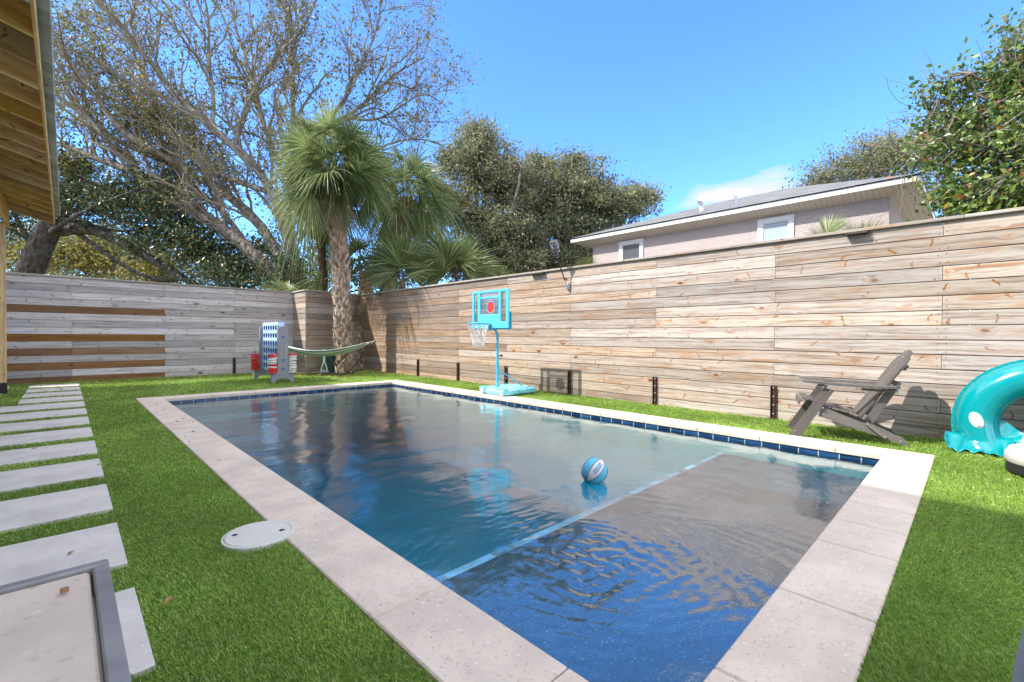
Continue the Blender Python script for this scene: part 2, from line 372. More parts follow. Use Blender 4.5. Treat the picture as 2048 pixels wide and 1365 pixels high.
M['aqua_pole']=simple('aqua_painted_steel',(.09,.46,.62),.4,0,.18,25,.05)
M['aqua_base']=simple('faded_aqua_plastic',(.22,.60,.72),.5,0,.08,6,.03)
M['clear']=None
M['white']=simple('white_plastic',(.74,.74,.72),.4,0,.05)
M['net']=simple('white_cord',(.70,.67,.62),.9,0,.1,60)
M['red']=simple('red_plastic',(.72,.035,.03),.35,0,.08,12,0,.5)
M['ring_white']=simple('ivory_plastic',(.74,.71,.64),.4,0,.05)
M['grid']=simple('pale_blue_plastic',(.52,.70,.92),.4,0,.06)
M['grid_dark']=simple('deep_blue_plastic',(.02,.10,.42),.4,0,.08)
M['leg_grey']=simple('grey_plastic',(.24,.25,.27),.5,0,.06,10,.03)
M['black']=simple('black_plastic',(.015,.015,.016),.5)
M['hammock']=None
M['stand']=simple('bronze_tube',(.10,.085,.075),.4,.5,.2)
M['bin_green']=simple('dark_green_plastic',(.018,.075,.055),.5,0,.1)
M['tool_grey']=simple('pale_grey_plastic',(.42,.44,.45),.5,0,.06)
M['teal']=simple('teal_vinyl',(.0,.25,.27),.22,0,.06,5,0,.6,.25)
M['base_grey']=simple('warm_grey_plastic',(.46,.43,.39),.5,0,.05,9,.02)
M['label_white']=simple('white_label',(.7,.7,.66),.5)
M['cover_grey']=simple('grey_fabric',(.30,.32,.35),.85,0,.08,60,.2)
M['lid']=simple('cream_plastic',(.62,.60,.53),.5,0,.06,20,.03)
M['trim_white']=simple('white_trim',(.74,.72,.69),.5,0,.05,7)
M['soffit']=None
M['vent_white']=simple('white_vent',(.75,.75,.74),.5)
M['table_metal']=simple('grey_steel_frame',(.30,.285,.27),.45,.4,.2,30,.05)
M['tan']=simple('dry_leaf',(.30,.15,.07),.8,0,.4,40)

# concrete coping with shell specks
def stone_mat(name,base,dark,spk,joint=None):
    t=NT(name); v=t.coord(); n=t.noise(v,3.2,6,.65); n2=t.noise(v,70,3,.6)
    c=t.mix(t.rng(n,.35,.65),(*base,1),tuple(x*.82 for x in base)+(1,))
    c=t.mix(t.math('MULTIPLY',t.rng(n2,.56,.72),.45),c,(*dark,1))
    vo=t.n('TexVoronoi'); t.L.new(v,vo.inputs['Vector']); vo.inputs['Scale'].default_value=34; vo.inputs['Randomness'].default_value=1
    sc_=t.n('SeparateColor'); t.L.new(vo.outputs['Color'],sc_.inputs[0])
    lm=t.math('MULTIPLY',t.rng(vo.outputs['Distance'],.26,.16),t.math('LESS_THAN',sc_.outputs[0],.22)); c=t.mix(t.math('MULTIPLY',lm,.7),c,(*spk,1))
    dm=t.math('MULTIPLY',t.rng(vo.outputs['Distance'],.2,.1),t.math('GREATER_THAN',sc_.outputs[0],.9)); c=t.mix(t.math('MULTIPLY',dm,.7),c,(*dark,1))
    st=t.noise(v,1.1,6,.7); c=t.mix(t.math('MULTIPLY',t.rng(st,.55,.7),.18),c,(.42,.30,.22,1))
    return t.done(t.pbsdf(c,.7,t.bump(n2,.15,.003),spec=.3))
M['coping']=stone_mat('shell_stone',(.71,.595,.475),(.27,.21,.16),(.74,.71,.67))
M['paver']=stone_mat('pale_porcelain',(.74,.685,.61),(.52,.46,.40),(.78,.73,.66))
M['tabletop']=stone_mat('worn_stone_panel',(.72,.60,.48),(.46,.35,.26),(.74,.64,.54))
# pool finishes
def pebble(name,a,b,c_):
    t=NT(name); v=t.coord(); vo=t.n('TexVoronoi'); t.L.new(v,vo.inputs['Vector']); vo.inputs['Scale'].default_value=150
    sc_=t.n('SeparateColor'); t.L.new(vo.outputs['Color'],sc_.inputs[0])
    c=t.ramp(sc_.outputs[0],[(0,a),(.6,b),(.95,b),(1,c_)])
    n=t.noise(v,1.5,3); c=t.mix(t.math('MULTIPLY',t.rng(n,.4,.7),.25),c,(*a,1))
    return t.done(t.pbsdf(c,.6,spec=.3))
M['pebble']=pebble('blue_pebble_plaster',(.018,.055,.10),(.042,.115,.185),(.26,.38,.44))
M['pebble_deep']=pebble('blue_grey_plaster',(.05,.37,.44),(.08,.47,.53),(.3,.45,.48))
def tile_mat(name,axis_scale=6.06,light=False):
    t=NT(name); W=t.attr('wuv','Vector'); s=t.n('SeparateXYZ'); t.L.new(W,s.inputs[0])
    k=t.math('MULTIPLY',s.outputs[0],axis_scale); fr=t.math('FRACT',k); fl=t.math('FLOOR',k)
    gr=t.math('LESS_THAN',fr,.045)
    wn_=t.n('TexWhiteNoise'); wn_.noise_dimensions='1D'; t.L.new(fl,wn_.inputs['W'])
    cm=t.n('CombineXYZ'); t.set(cm.inputs[0],t.math('MULTIPLY',s.outputs[0],5)); t.set(cm.inputs[1],t.math('MULTIPLY',s.outputs[1],70)); t.set(cm.inputs[2],t.math('MULTIPLY',fl,3.3))
    n=t.noise(cm.outputs[0],1,4,.6)
    if light: c=t.ramp(n,[(.3,(.24,.50,.74)),(.7,(.36,.62,.82))])
    else: c=t.ramp(n,[(.3,(.006,.022,.06)),(.55,(.013,.06,.145)),(.75,(.045,.13,.25))])
    hs=t.n('HueSaturation'); t.set(hs.inputs['Value'],t.rng(wn_.outputs[0],0,1,.6,1.4,False)); t.L.new(c,hs.inputs['Color'])
    c=t.mix(gr,hs.outputs[0],(.50,.49,.46,1)); r=t.math('MULTIPLY_ADD',gr,.6,.12)
    return t.done(t.pbsdf(c,r,spec=.5))
M['tile']=tile_mat('blue_glazed_tile'); M['tile_light']=tile_mat('light_blue_tile',6.06,True)
def water_mat():
    t=NT('pool_water'); v=t.coord()
    n1=t.noise(t.map(v,(.75,1.7,1)),6.0,5,.6,.8); n2=t.noise(t.map(v,(1,1.5,1)),26,3,.6)
    h=t.math('ADD',n1,t.math('MULTIPLY',n2,.12))
    nr=t.bump(h,.24,.012)
    ge=t.n('NewGeometry'); dp=t.n('VectorMath',operation='DOT_PRODUCT'); t.L.new(nr,dp.inputs[0]); t.L.new(ge.outputs['Incoming'],dp.inputs[1])
    fr_=t.math('MULTIPLY_ADD',t.math('POWER',t.math('SUBTRACT',1.0,t.math('MINIMUM',t.math('ABSOLUTE',dp.outputs['Value']),1.0)),1.75),.92,.05)
    tr=t.n('BsdfTransparent'); gl=t.n('BsdfGlossy'); gl.inputs['Roughness'].default_value=.015; t.L.new(nr,gl.inputs['Normal'])
    mx=t.n('MixShader'); t.L.new(fr_,mx.inputs[0]); t.L.new(tr.outputs[0],mx.inputs[1]); t.L.new(gl.outputs[0],mx.inputs[2])
    t.L.new(mx.outputs[0],t.out.inputs['Surface'])
    va=t.n('VolumeAbsorption'); va.inputs['Color'].default_value=(.03,.80,.89,1); va.inputs['Density'].default_value=1.0
    t.L.new(va.outputs[0],t.out.inputs['Volume']); return t.m
M['water']=water_mat()
def turf_mat():
    t=NT('turf_base'); v=t.coord(); n=t.noise(v,60,4); n2=t.noise(v,.9,4)
    c=t.mix(t.rng(n,.35,.65),(.07,.14,.02,1),(.16,.27,.05,1)); c=t.mix(t.math('MULTIPLY',t.rng(n2,.45,.7),.4),c,(.11,.15,.04,1))
    return t.done(t.pbsdf(c,.9,t.bump(n,.5,.02),spec=.1))
M['turf']=turf_mat()
M['ground']=simple('sandy_soil',(.20,.16,.10),.95,0,.35,3,.3)
M['grass']=leaf_mat('artificial_grass',[(0,(.09,.17,.022)),(.3,(.21,.36,.045)),(.65,(.36,.50,.085)),(.9,(.53,.60,.18)),(1,(.64,.62,.32))],.3,.5,.3)
M['oak_bark']=bark_mat('grey_oak_bark',(.11,.088,.068),(.31,.268,.22),7,(.38,.36,.30))
M['twig']=simple('pale_twig',(.235,.20,.155),.9,0,.3,6)
M['dark_bark']=bark_mat('dark_oak_bark',(.03,.025,.02),(.10,.085,.07),8,(.12,.13,.11))
M['oak_leaf']=leaf_mat('oak_leaves',[(0,(.085,.095,.024)),(.5,(.17,.175,.045)),(.85,(.28,.26,.07)),(1,(.36,.25,.08))])
M['dark_leaf']=leaf_mat('dark_evergreen_leaves',[(0,(.02,.042,.014)),(.6,(.05,.082,.025)),(.92,(.12,.15,.045)),(1,(.24,.15,.05))],.22,.35,.5)
M['olive_leaf']=leaf_mat('olive_leaves',[(0,(.09,.11,.05)),(.5,(.20,.22,.10)),(.9,(.34,.345,.19)),(1,(.42,.31,.16))],.45)
M['yellow_leaf']=leaf_mat('sunlit_leaves',[(0,(.16,.18,.03)),(.5,(.30,.29,.06)),(1,(.45,.36,.14))],.4)
M['vine_leaf']=leaf_mat('broad_leaves',[(0,(.05,.11,.025)),(.5,(.13,.22,.045)),(.82,(.25,.32,.07)),(.93,(.33,.31,.06)),(.975,(.40,.19,.05)),(1,(.42,.08,.04))],.33,.35,.5)
M['frond']=leaf_mat('palm_leaf',[(0,(.08,.13,.04)),(.55,(.18,.235,.08)),(.9,(.31,.34,.13)),(1,(.45,.40,.20))],.38,.4,.45)
M['dead_frond']=leaf_mat('dry_palm_leaf',[(0,(.20,.16,.09)),(1,(.40,.34,.2))],.3,.6,.2)
def boot_m():
    t=NT('palm_boot'); v=t.coord(); n=t.noise(t.map(v,(1,1,.4)),14,5,.65); n2=t.noise(v,3,3); g=t.n('NewGeometry')
    c=t.mix(t.rng(n,.32,.68),(.26,.19,.135,1),(.56,.44,.33,1)); c=t.mix(t.math('MULTIPLY',t.attr('tone'),.85),c,(.40,.185,.075,1))
    hs=t.n('HueSaturation'); t.set(hs.inputs['Value'],t.rng(g.outputs['Random Per Island'],0,1,.6,1.2,False)); t.L.new(c,hs.inputs['Color'])
    return t.done(t.pbsdf(hs.outputs[0],.9,t.bump(n,.6,.006),spec=.15))
M['boot']=boot_m()
M['fibre']=simple('palm_fibre',(.23,.13,.075),.95,0,.5,14,.5)
M['palm_core']=bark_mat('palm_bark',(.09,.06,.04),(.22,.15,.10),10)
M['litter']=leaf_mat('fallen_leaf',[(0,(.12,.05,.02)),(.5,(.30,.15,.06)),(1,(.48,.36,.22))],.15,.8,.2)
def stucco():
    t=NT('pink_stucco'); v=t.coord(); n=t.noise(v,55,4,.65); n2=t.noise(v,1.2,3)
    c=t.mix(t.rng(n,.38,.62),(.44,.37,.34,1),(.585,.51,.47,1)); c=t.mix(t.math('MULTIPLY',t.rng(n2,.4,.7),.15),c,(.40,.32,.29,1))
    return t.done(t.pbsdf(c,.9,t.bump(n,.8,.03),spec=.1))
M['stucco']=stucco(); M['white_wall']=simple('white_render',(.80,.78,.75),.85,0,.04,5)
def shingle():
    t=NT('grey_shingles'); W=t.attr('wuv','Vector'); b=t.n('TexBrick'); t.L.new(t.map(W,(1,1,0)),b.inputs['Vector']); b.inputs['Scale'].default_value=1
    b.inputs['Brick Width'].default_value=.32; b.inputs['Row Height'].default_value=.15; b.inputs['Mortar Size'].default_value=.008
    b.inputs['Color1'].default_value=(.11,.115,.115,1); b.inputs['Color2'].default_value=(.20,.20,.195,1); b.inputs['Mortar'].default_value=(.06,.06,.06,1)
    n=t.noise(W,40,3); c=t.mix(t.math('MULTIPLY',t.rng(n,.4,.65),.35),b.outputs[0],(.26,.255,.245,1))
    return t.done(t.pbsdf(c,.9,t.bump(b.outputs['Fac'],.6,-.01),spec=.15))
M['shingle']=shingle()
def soffit():
    t=NT('vinyl_soffit'); W=t.coord(); s=t.n('SeparateXYZ'); t.L.new(W,s.inputs[0]); g=t.math('LESS_THAN',t.math('FRACT',t.math('MULTIPLY',s.outputs[1],11)),.10)
    return t.done(t.pbsdf(t.mix(g,(.60,.575,.53,1),(.38,.36,.33,1)),.5,spec=.3))
M['soffit']=soffit()
def glass():
    t=NT('window_glass'); s=t.n('SeparateXYZ'); t.L.new(t.coord(),s.inputs[0]); fr=t.math('FRACT',t.math('MULTIPLY',s.outputs[2],22))
    c=t.mix(t.rng(fr,.0,.35),(.30,.36,.42,1),(.44,.50,.56,1)); return t.done(t.pbsdf(c,.05,spec=.8,coat=.6))
M['glass']=glass()
def glass_d():
    t=NT('window_screen'); v=t.coord(); n=t.noise(v,30,2); return t.done(t.pbsdf(t.mix(n,(.05,.055,.06,1),(.12,.125,.13,1)),.25,spec=.5))
M['glass_dark']=glass_d()
def clear():
    t=NT('clear_acrylic'); tr=t.n('BsdfTransparent'); tr.inputs[0].default_value=(.80,.82,.82,1); g=t.n('BsdfGlossy'); g.inputs['Roughness'].default_value=.08
    mx=t.n('MixShader'); mx.inputs[0].default_value=.07; t.L.new(tr.outputs[0],mx.inputs[1]); t.L.new(g.outputs[0],mx.inputs[2]); return t.done(mx)
M['clear']=clear()
def hamm():
    t=NT('striped_canvas'); W=t.attr('wuv','Vector'); s=t.n('SeparateXYZ'); t.L.new(W,s.inputs[0]); k=t.math('FRACT',t.math('MULTIPLY',s.outputs[1],7.5))
    c=t.ramp(k,[(.0,(.60,.58,.48)),(.30,(.60,.58,.48)),(.32,(.11,.19,.25)),(.55,(.11,.19,.25)),(.57,(.42,.47,.53)),(.78,(.42,.47,.53)),(.8,(.65,.62,.53)),(1,(.65,.62,.53))])
    return t.done(t.pbsdf(c,.9,spec=.1))
M['hammock']=hamm()
def ballm():
    t=NT('aqua_white_rubber'); tone=t.attr('tone'); v=t.coord(); n=t.n('TexVoronoi'); t.L.new(v,n.inputs['Vector']); n.inputs['Scale'].default_value=260
    c=t.mix(tone,(.12,.50,.68,1),(.72,.68,.68,1)); return t.done(t.pbsdf(c,.5,t.bump(n.outputs['Distance'],.25,.002),spec=.4))
M['ball']=ballm()

# ================================================================== THE SETTING
PX0,PX1,PY0,PY1=1.11,5.12,0.56,8.98          # pool water edge
CX0,CX1,CY0,CY1=0.79,5.43,0.24,9.33          # outer edge of the coping
FX=6.404                                      # right fence face
FYL=13.67                                     # far fence face
ZT=2.257
def rect_sheet(mb,x0,x1,y0,y1,z,hole):
    hx0,hx1,hy0,hy1=hole
    for (a,b,c,d) in ((x0,hx0,y0,y1),(hx1,x1,y0,y1),(hx0,hx1,y0,hy0),(hx0,hx1,hy1,y1)):
        mb.add([(a,c,z),(b,c,z),(b,d,z),(a,d,z)],[[[0,1,2,3]]])
mb=MB(); rect_sheet(mb,-900,900,-900,900,-.03,(PX0-.1,PX1+.1,PY0-.1,PY1+.1)); tag(mb.build('ground',M['ground']),kind='structure')
mb=MB(); rect_sheet(mb,-3.2,FX+.03,-6,FYL+.02,-.012,(CX0+.05,CX1-.05,CY0+.05,CY1-.05)); tag(mb.build('lawn',M['turf']),kind='structure')

# ---- pool
pool=thing('swimming_pool',(3.1,4.7,0),'rectangular swimming pool with pale stone coping and blue waterline tiles sunk in the lawn','swimming pool')
ZC,ZW=0.006,-0.078
mb=MB()
def coping_run(x0,x1,y0,y1,axis,joints):
    js=[(x0,y0)[axis]]+list(joints)+[(x1,y1)[axis]]
    for a,b in zip(js[:-1],js[1:]):
        a2,b2=a+.002,b-.002
        if axis==0: mb.box(((a2+b2)/2,(y0+y1)/2,ZC-.026),(b2-a2,y1-y0,.052),0,.006)
        else: mb.box(((x0+x1)/2,(a2+b2)/2,ZC-.026),(x1-x0,b2-a2,.052),1,.006)
coping_run(CX0,PX0,CY0,CY1,1,[.874,1.521,2.178,2.83,3.483,4.14,4.79,5.45,6.1,6.76,7.41,8.07,8.72])
coping_run(PX1,CX1,CY0,CY1,1,[.91,1.56,2.21,2.87,3.52,4.17,4.83,5.48,6.13,6.79,7.44,8.09,8.75])
coping_run(PX0,PX1,CY0,PY0,0,[1.435,2.08,2.721,3.115,3.509,4.17,4.833])
coping_run(PX0,PX1,PY1,CY1,0,[1.76,2.41,3.06,3.71,4.36,4.9])
mb.build('coping',M['coping'],pool)
mb=MB(); zt0,zt1=-.046,-.112; e=.012
def wall_quad(mb,p,q,z0,z1,tone=0):
    L=math.dist(p,q)
    mb.add([(*p,z1),(*q,z1),(*q,z0),(*p,z0)],[[[0,1,2,3]]],[(0,0,0),(L,0,0),(L,z0-z1,0),(0,z0-z1,0)],tone)
A,B,C_,D_=(PX0-e,PY0-e),(PX1+e,PY0-e),(PX1+e,PY1+e),(PX0-e,PY1+e)
for p,q in ((B,C_),(C_,D_),(D_,A),(A,B)): wall_quad(mb,p,q,zt0,zt1)
mb.build('waterline_tile',M['tile'],pool,recalc=False)
mb=MB(); SH=-.245; DZ=-1.35; YS=1.97; dd=-.02
def hq(mb,x0,x1,y0,y1,z): mb.add([(x0,y0,z),(x1,y0,z),(x1,y1,z),(x0,y1,z)],[[[0,1,2,3]]])
X0,X1,Y0,Y1=PX0-.02,PX1+.02,PY0-.02,PY1+.02
hq(mb,X0,X1,Y0,YS,SH); mb.build('sun_shelf',M['pebble'],pool,recalc=False)
mb=MB(); hq(mb,X0,X1,YS-.2,Y1,DZ)
for p,q in (((X0,Y0),(X1,Y0)),((X1,Y0),(X1,Y1)),((X1,Y1),(X0,Y1)),((X0,Y1),(X0,Y0)),((X0,YS),(X1,YS))):
    wall_quad(mb,p,q,DZ,-.1 if p[1]!=YS or q[1]!=YS else SH)
# entry steps in the far left corner and a bench along the right wall
mb.build('basin',M['pebble_deep'],pool,recalc=False)
mb=MB()
for i,(yy,zz) in enumerate(((8.25,-.32),(7.72,-.6),(7.2,-.88))):
    mb.box(((X0+2.35)/2,(yy+Y1)/2,(zz+DZ)/2),(2.35-X0,Y1-yy,zz-DZ),0,.01)
mb.build('entry_steps',M['pebble_deep'],pool)
for yy,zz in ((8.25,-.32),(7.72,-.6),(7.2,-.88)):
    mb=MB(); mb.add([(X0,yy-.004,zz+.003),(2.35,yy-.004,zz+.003),(2.35,yy+.06,zz+.003),(X0,yy+.06,zz+.003)],[[[0,1,2,3]]],[(0,0,0),(1.2,0,0),(1.2,.06,0),(0,.06,0)])
    mb.build('step_edge_tile',M['tile_light'],pool,recalc=False)
mb=MB(); mb.add([(X0,YS-.055,SH+.004),(X1,YS-.055,SH+.004),(X1,YS+.002,SH+.004),(X0,YS+.002,SH+.004)],[[[0,1,2,3]]],[(0,0,0),(4,0,0),(4,.07,0),(0,.07,0)])
mb.build('step_edge_tile',M['tile_light'],pool,recalc=False)
for yy in (7.91,6.61):
    mb=MB(); mb.lathe([(.0,.0),(.03,.0),(.03,.02),(.018,.03),(.018,.012),(0,.012)],(PX1,yy,-.165),16,rot=np.array([[0,0,-1],[0,1,0],[1,0,0]]))
    mb.build('return_fitting',M['black'],pool)

# ---- water: a closed body, its top rippled by breeze and by a bubbler over the shelf
nx,ny=330,640
gx=np.linspace(PX0-.03,PX1+.03,nx); gy=np.linspace(PY0-.03,PY1+.03,ny)
GX,GY=np.meshgrid(gx,gy,indexing='ij'); Z=np.zeros_like(GX)
rr=np.random.default_rng(3)
for k in range(46):
    lam=rr.uniform(.16,1.1); th=rr.normal(1.95,.75); amp=.00062*lam**.9; ph=rr.uniform(0,6.28)
    Z+=amp*np.sin(2*np.pi/lam*(GX*math.cos(th)+GY*math.sin(th))+ph+.6*np.sin(GX*rr.uniform(.6,2)+GY*rr.uniform(.5,1.6)))
for (bx,by,am,lam,dec) in ((1.86,1.30,.0020,.13,.42),(1.74,1.24,.0016,.075,.32),(1.98,1.42,.0012,.055,.4),(2.15,2.75,.0008,.16,1.2)):
    d=np.hypot(GX-bx,(GY-by))
    th_=np.arctan2(GY-by,GX-bx); wob=.9*np.sin(th_*3+d*5)+.6*np.sin(th_*7-d*9)+.5*np.sin(GX*9+GY*7)
    Z+=am*np.exp(-d/dec)*np.sin(2*np.pi*(d/lam)+wob*1.6)*(.6+.4*np.sin(th_*2+d*4+1))
for k in range(70):
    r0_=abs(rr.normal(0,.75)); an_=rr.uniform(0,6.28); bx,by=1.95+r0_*math.cos(an_)*1.3,1.30+r0_*math.sin(an_)*.8
    lam=rr.uniform(.035,.12); th=an_+rr.normal(0,.6); d2=((GX-bx)**2+(GY-by)**2)/rr.uniform(.10,.30)**2
    Z+=.0065*lam*np.exp(-d2)*np.sin(2*np.pi/lam*(GX*math.cos(th)+GY*math.sin(th))+rr.uniform(0,6))
top=np.stack([GX,GY,ZW+Z],-1)
mb=MB(); mb.sheet(top)
bz=DZ-.03; c8=[(gx[0],gy[0]),(gx[-1],gy[0]),(gx[-1],gy[-1]),(gx[0],gy[-1])]
idx=np.arange(nx*ny).reshape(nx,ny)
ring=np.concatenate([idx[:,0],idx[-1,1:],idx[-2::-1,-1],idx[0,-2:0:-1]])
n0=mb.n; RV=top.reshape(-1,3)[ring].copy(); RV[:,2]=bz
mb.add(RV,[]); k=len(ring); a=np.arange(k); b=(a+1)%k
mb.F.setdefault((4,0),[]).append(np.stack([ring[b],ring[a],n0+a,n0+b],1)); mb.F.setdefault((k,0),[]).append((n0+a)[::-1][None])
w=mb.build('water',M['water'],smooth=60,recalc=False); tag(w,kind='structure')
# flip check: the top must face up
if w.data.polygons[0].normal.z<0: w.data.flip_normals()

# ---- stepping slabs
ords=['nearest the far fence','second','third','fourth','fifth','sixth','seventh','eighth','ninth','tenth','eleventh','twelfth','thirteenth','fourteenth']
for k in range(14):
    yf=12.955-.882*k; mb=MB(); mb.box((-.1525+(-.30 if k>3 else 0),yf-.302,-.02),(.695+(.6 if k>3 else 0),.604,.056),0,.003)
    lab='pale stepping slab at the end of the long row nearest the far fence' if k==0 else '%s pale stepping slab from the far fence in the long row beside the pool'%ords[k]
    tag(mb.build('stepping_slab',M['paver'],origin=(-.15,yf-.3,0)),lab,'paving slab','stepping slabs in the lawn')
for k in range(4):
    yf=12.955-.882*k; mb=MB(); mb.box((-1.12,yf-.302,-.02),(.72,.604,.056),0,.003)
    tag(mb.build('stepping_slab',M['paver'],origin=(-1.12,yf-.3,0)),'%s pale stepping slab from the far fence in the short row at the porch post'%(['farthest','second','third','fourth'][k]),'paving slab','stepping slabs in the lawn')

# ---- unseen pale slab added under the porch to bounce light onto the rafters
mb=MB(); mb.box((-2.42,2.6,-.0),(1.5,17.2,.05),1,.004); tag(mb.build('bounce_slab',M['white_wall']),kind='structure')

# ---- fences
PITCH=.1512; NROW=15
def board_fence(name,label,p0,p1,inward,posts,stag,mat,fresh=None,bolts=True,mats_tone=None,toney=0.0):
    """boards from p0 to p1 (xy of the face); inward = unit normal towards the garden"""
    p0,p1,nn=np.array(p0,float),np.array(p1,float),np.array(inward,float); d=p1-p0; L=np.linalg.norm(d); d/=L
    root=thing(name,(*((p0+p1)/2),0),label,'fence')
    mb=MB(); rr=random.Random(int(L*1000))
    for r in range(NROW):
        z0=ZT-.035-PITCH*(r+1)+.002; z1=z0+PITCH-(.0075 if mat is M['fence'] else .0062)
        if r==NROW-1: z0=-.03
        cuts=[0]+[q for i,q in enumerate(posts) if ((i+stag[r%len(stag)])%2==0 or (fresh and abs(q-4.314)<.01 and r in (4,8,10,12,14))) and .2<q<L-.2]+[L]
        for a,b in zip(cuts[:-1],cuts[1:]):
            tn=fresh(r,a,b) if fresh else (toney(a,b) if callable(toney) else toney)
            j=rr.uniform(-.0015,.0015)
            c=p0+d*(a+b)/2-nn*(.0125+j)
            ang=math.atan2(d[1],d[0])+rr.uniform(-1,1)*.0002; R3=np.array([[math.cos(ang),-math.sin(ang),0],[math.sin(ang),math.cos(ang),0],[0,0,1]])
            mb.box((c[0],c[1],(z0+z1)/2),(b-a-.003,.025,z1-z0-rr.uniform(.0002,.0016)),0,.0022,R3,tn)
    ang=math.atan2(d[1],d[0]); R3=np.array([[math.cos(ang),-math.sin(ang),0],[math.sin(ang),math.cos(ang),0],[0,0,1]])
    for q in posts:                       # nail heads where the boards meet the posts
        for r in range(NROW):
            for s in (-.03,.03):
                for zz in (.035,.115):
                    c=p0+d*(q+s+rr.uniform(-.008,.008))+nn*.0005; z=ZT-.035-PITCH*(r+1)+zz+rr.uniform(-.01,.01)
                    if z>.03: mb.box((c[0],c[1],z),(.008,.003,.008),0,.0005,R3,mat=1)
    mb.build('boards',[mat,M['rust']],root)
    mb=MB(); q=0  # second board layer added behind the gaps to block light and darken seams
    while q<L-.05:
        e=min(q+3.25,L)
        for r in range(NROW-1):
            z=ZT-.035-PITCH*(r+1); c=p0+d*(q+e)/2-nn*.040; mb.box((c[0],c[1],z),(e-q-.004,.022,.145),0,.002,R3,.3)
        q=e
    mb.build('seam_backing',mat,root)
    for q in posts:
        mb=MB(); c=p0+d*q-nn*.098; mb.box((c[0],c[1],1.09),(.09,.09,2.2),2,.004,R3); mb.build('rear_post',M['fence_cap'],root)
    ang=math.atan2(d[1],d[0]); R3=np.array([[math.cos(ang),-math.sin(ang),0],[math.sin(ang),math.cos(ang),0],[0,0,1]])
    mb=MB(); q=0
    while q<L-.05:
        e=min(q+3.3,L); c=p0+d*(q+e)/2-nn*.043; mb.box((c[0],c[1],ZT-.016),(e-q-.003,.155,.034),0,.004,R3); q=e
    mb.build('cap_rail',M['fence_cap'],root)
    return root,d,nn,R3
def angle_iron(root,p,nn,R3,h=.42):
    """rusted steel angle bolted to the foot of the fence"""
    mb=MB(); d=R3[:,0][:2]
    c=np.array(p)+np.array(nn)*.009; mb.box((c[0],c[1],h/2),(.055,.006,h),2,.001,R3)
    for s in (-1,1):
        c2=np.array(p)+np.array(nn)*.02+d*s*.0275; mb.box((c2[0],c2[1],h/2),(.006,.03,h),2,.001,R3)
    c3=np.array(p)+np.array(nn)*.04; mb.box((c3[0],c3[1],.006),(.075,.05,.008),0,.001,R3)
    o=mb.build('steel_post',M['rust'],root)
    ang=math.atan2(nn[1],nn[0]); Rn=np.array([[0,-math.sin(ang),math.cos(ang)],[0,math.cos(ang),math.sin(ang)],[-1,0,0]])
    for z in (.06,.17,.28,.39):
        c=np.array(p)+np.array(nn)*.012; mb=MB(); mb.lathe([(.0075,0),(.0075,.004),(.004,.006)],(c[0],c[1],z),10,Rn); mb.build('bolt',M['steel'],o)
rr_t=random.Random(3)
# right fence (runs away from the camera), its posts every 1.64 m
py=[.25,1.79,3.412,5.052,6.685,8.27,9.92,11.56]
root,d,nn,R3=board_fence('wooden_fence','long sunlit horizontal board fence running along the right side of the pool',(FX,-3.2),(FX,13.1),(-1,0),[y+3.2 for y in [-3.0,-1.4]+py],[0,1,1,0,1,0,0,1,1],M['fence'],toney=lambda a,b:.04+.5*max(0,min(1,((a+b)/2-5.5)/7))+rr_t.uniform(0,.08))
for y in py[1:-1]: angle_iron(root,(FX,y),nn,R3)
# far fence, four darker replaced boards at its left end
def fresh(r,a,b):
    return 1.0 if r in (4,8,10,12,14) and b<4.4 else 0.0
root,d,nn,R3=board_fence('wooden_fence','silvery board fence across the far end with four newer brown boards',(-2.6,FYL),(4.67,FYL+.08),(0,-1),[1.1,2.70,4.314,5.79],[1,0,1,1,0,0,1],M['fence_far'],fresh)
# replaced runs stop at the second post
angle_iron(root,(3.18,FYL+.06),nn,R3)
board_fence('wooden_fence','short sunlit return fence panel beside the jog, left of the palm trunk',(4.67,FYL+.08),(4.67,12.80),(-1,0),[],[0],M['fence'],toney=.1)
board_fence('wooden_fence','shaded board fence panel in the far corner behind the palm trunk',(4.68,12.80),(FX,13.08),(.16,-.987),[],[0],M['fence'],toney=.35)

# ---- small box lights under the cap of the right fence
for y,l in ((5.82,.56),(.96,.33),(11.9,.35)):
    mb=MB(); mb.box((FX-.045,y,ZT-.052),(.085,l*.6,.03),1,.004); 
    lab={5.82:'flat brown box light under the fence cap above the basketball hoop',.96:'flat brown box light under the fence cap near the palm leaves',11.9:'flat brown box light under the fence cap at the far corner'}[y]
    o=mb.build('fence_light',M['brown_metal'],origin=(FX-.045,y,ZT-.05)); tag(o,lab,'light','box lights under the fence cap')
    mb=MB(); mb.box((FX-.045,y,ZT-.069),(.07,l*.55,.005),1,.001); mb.build('lens',M['black'],o)
    mb=MB(); mb.tube([(FX-.01,y-l*.3,ZT-.05),(FX-.015,y-l*.33,ZT-.075),(FX-.012,y-l*.37,ZT-.06),(FX-.012,y-l*.42,ZT-.068)],.004,6); mb.build('cable',M['black'],o)

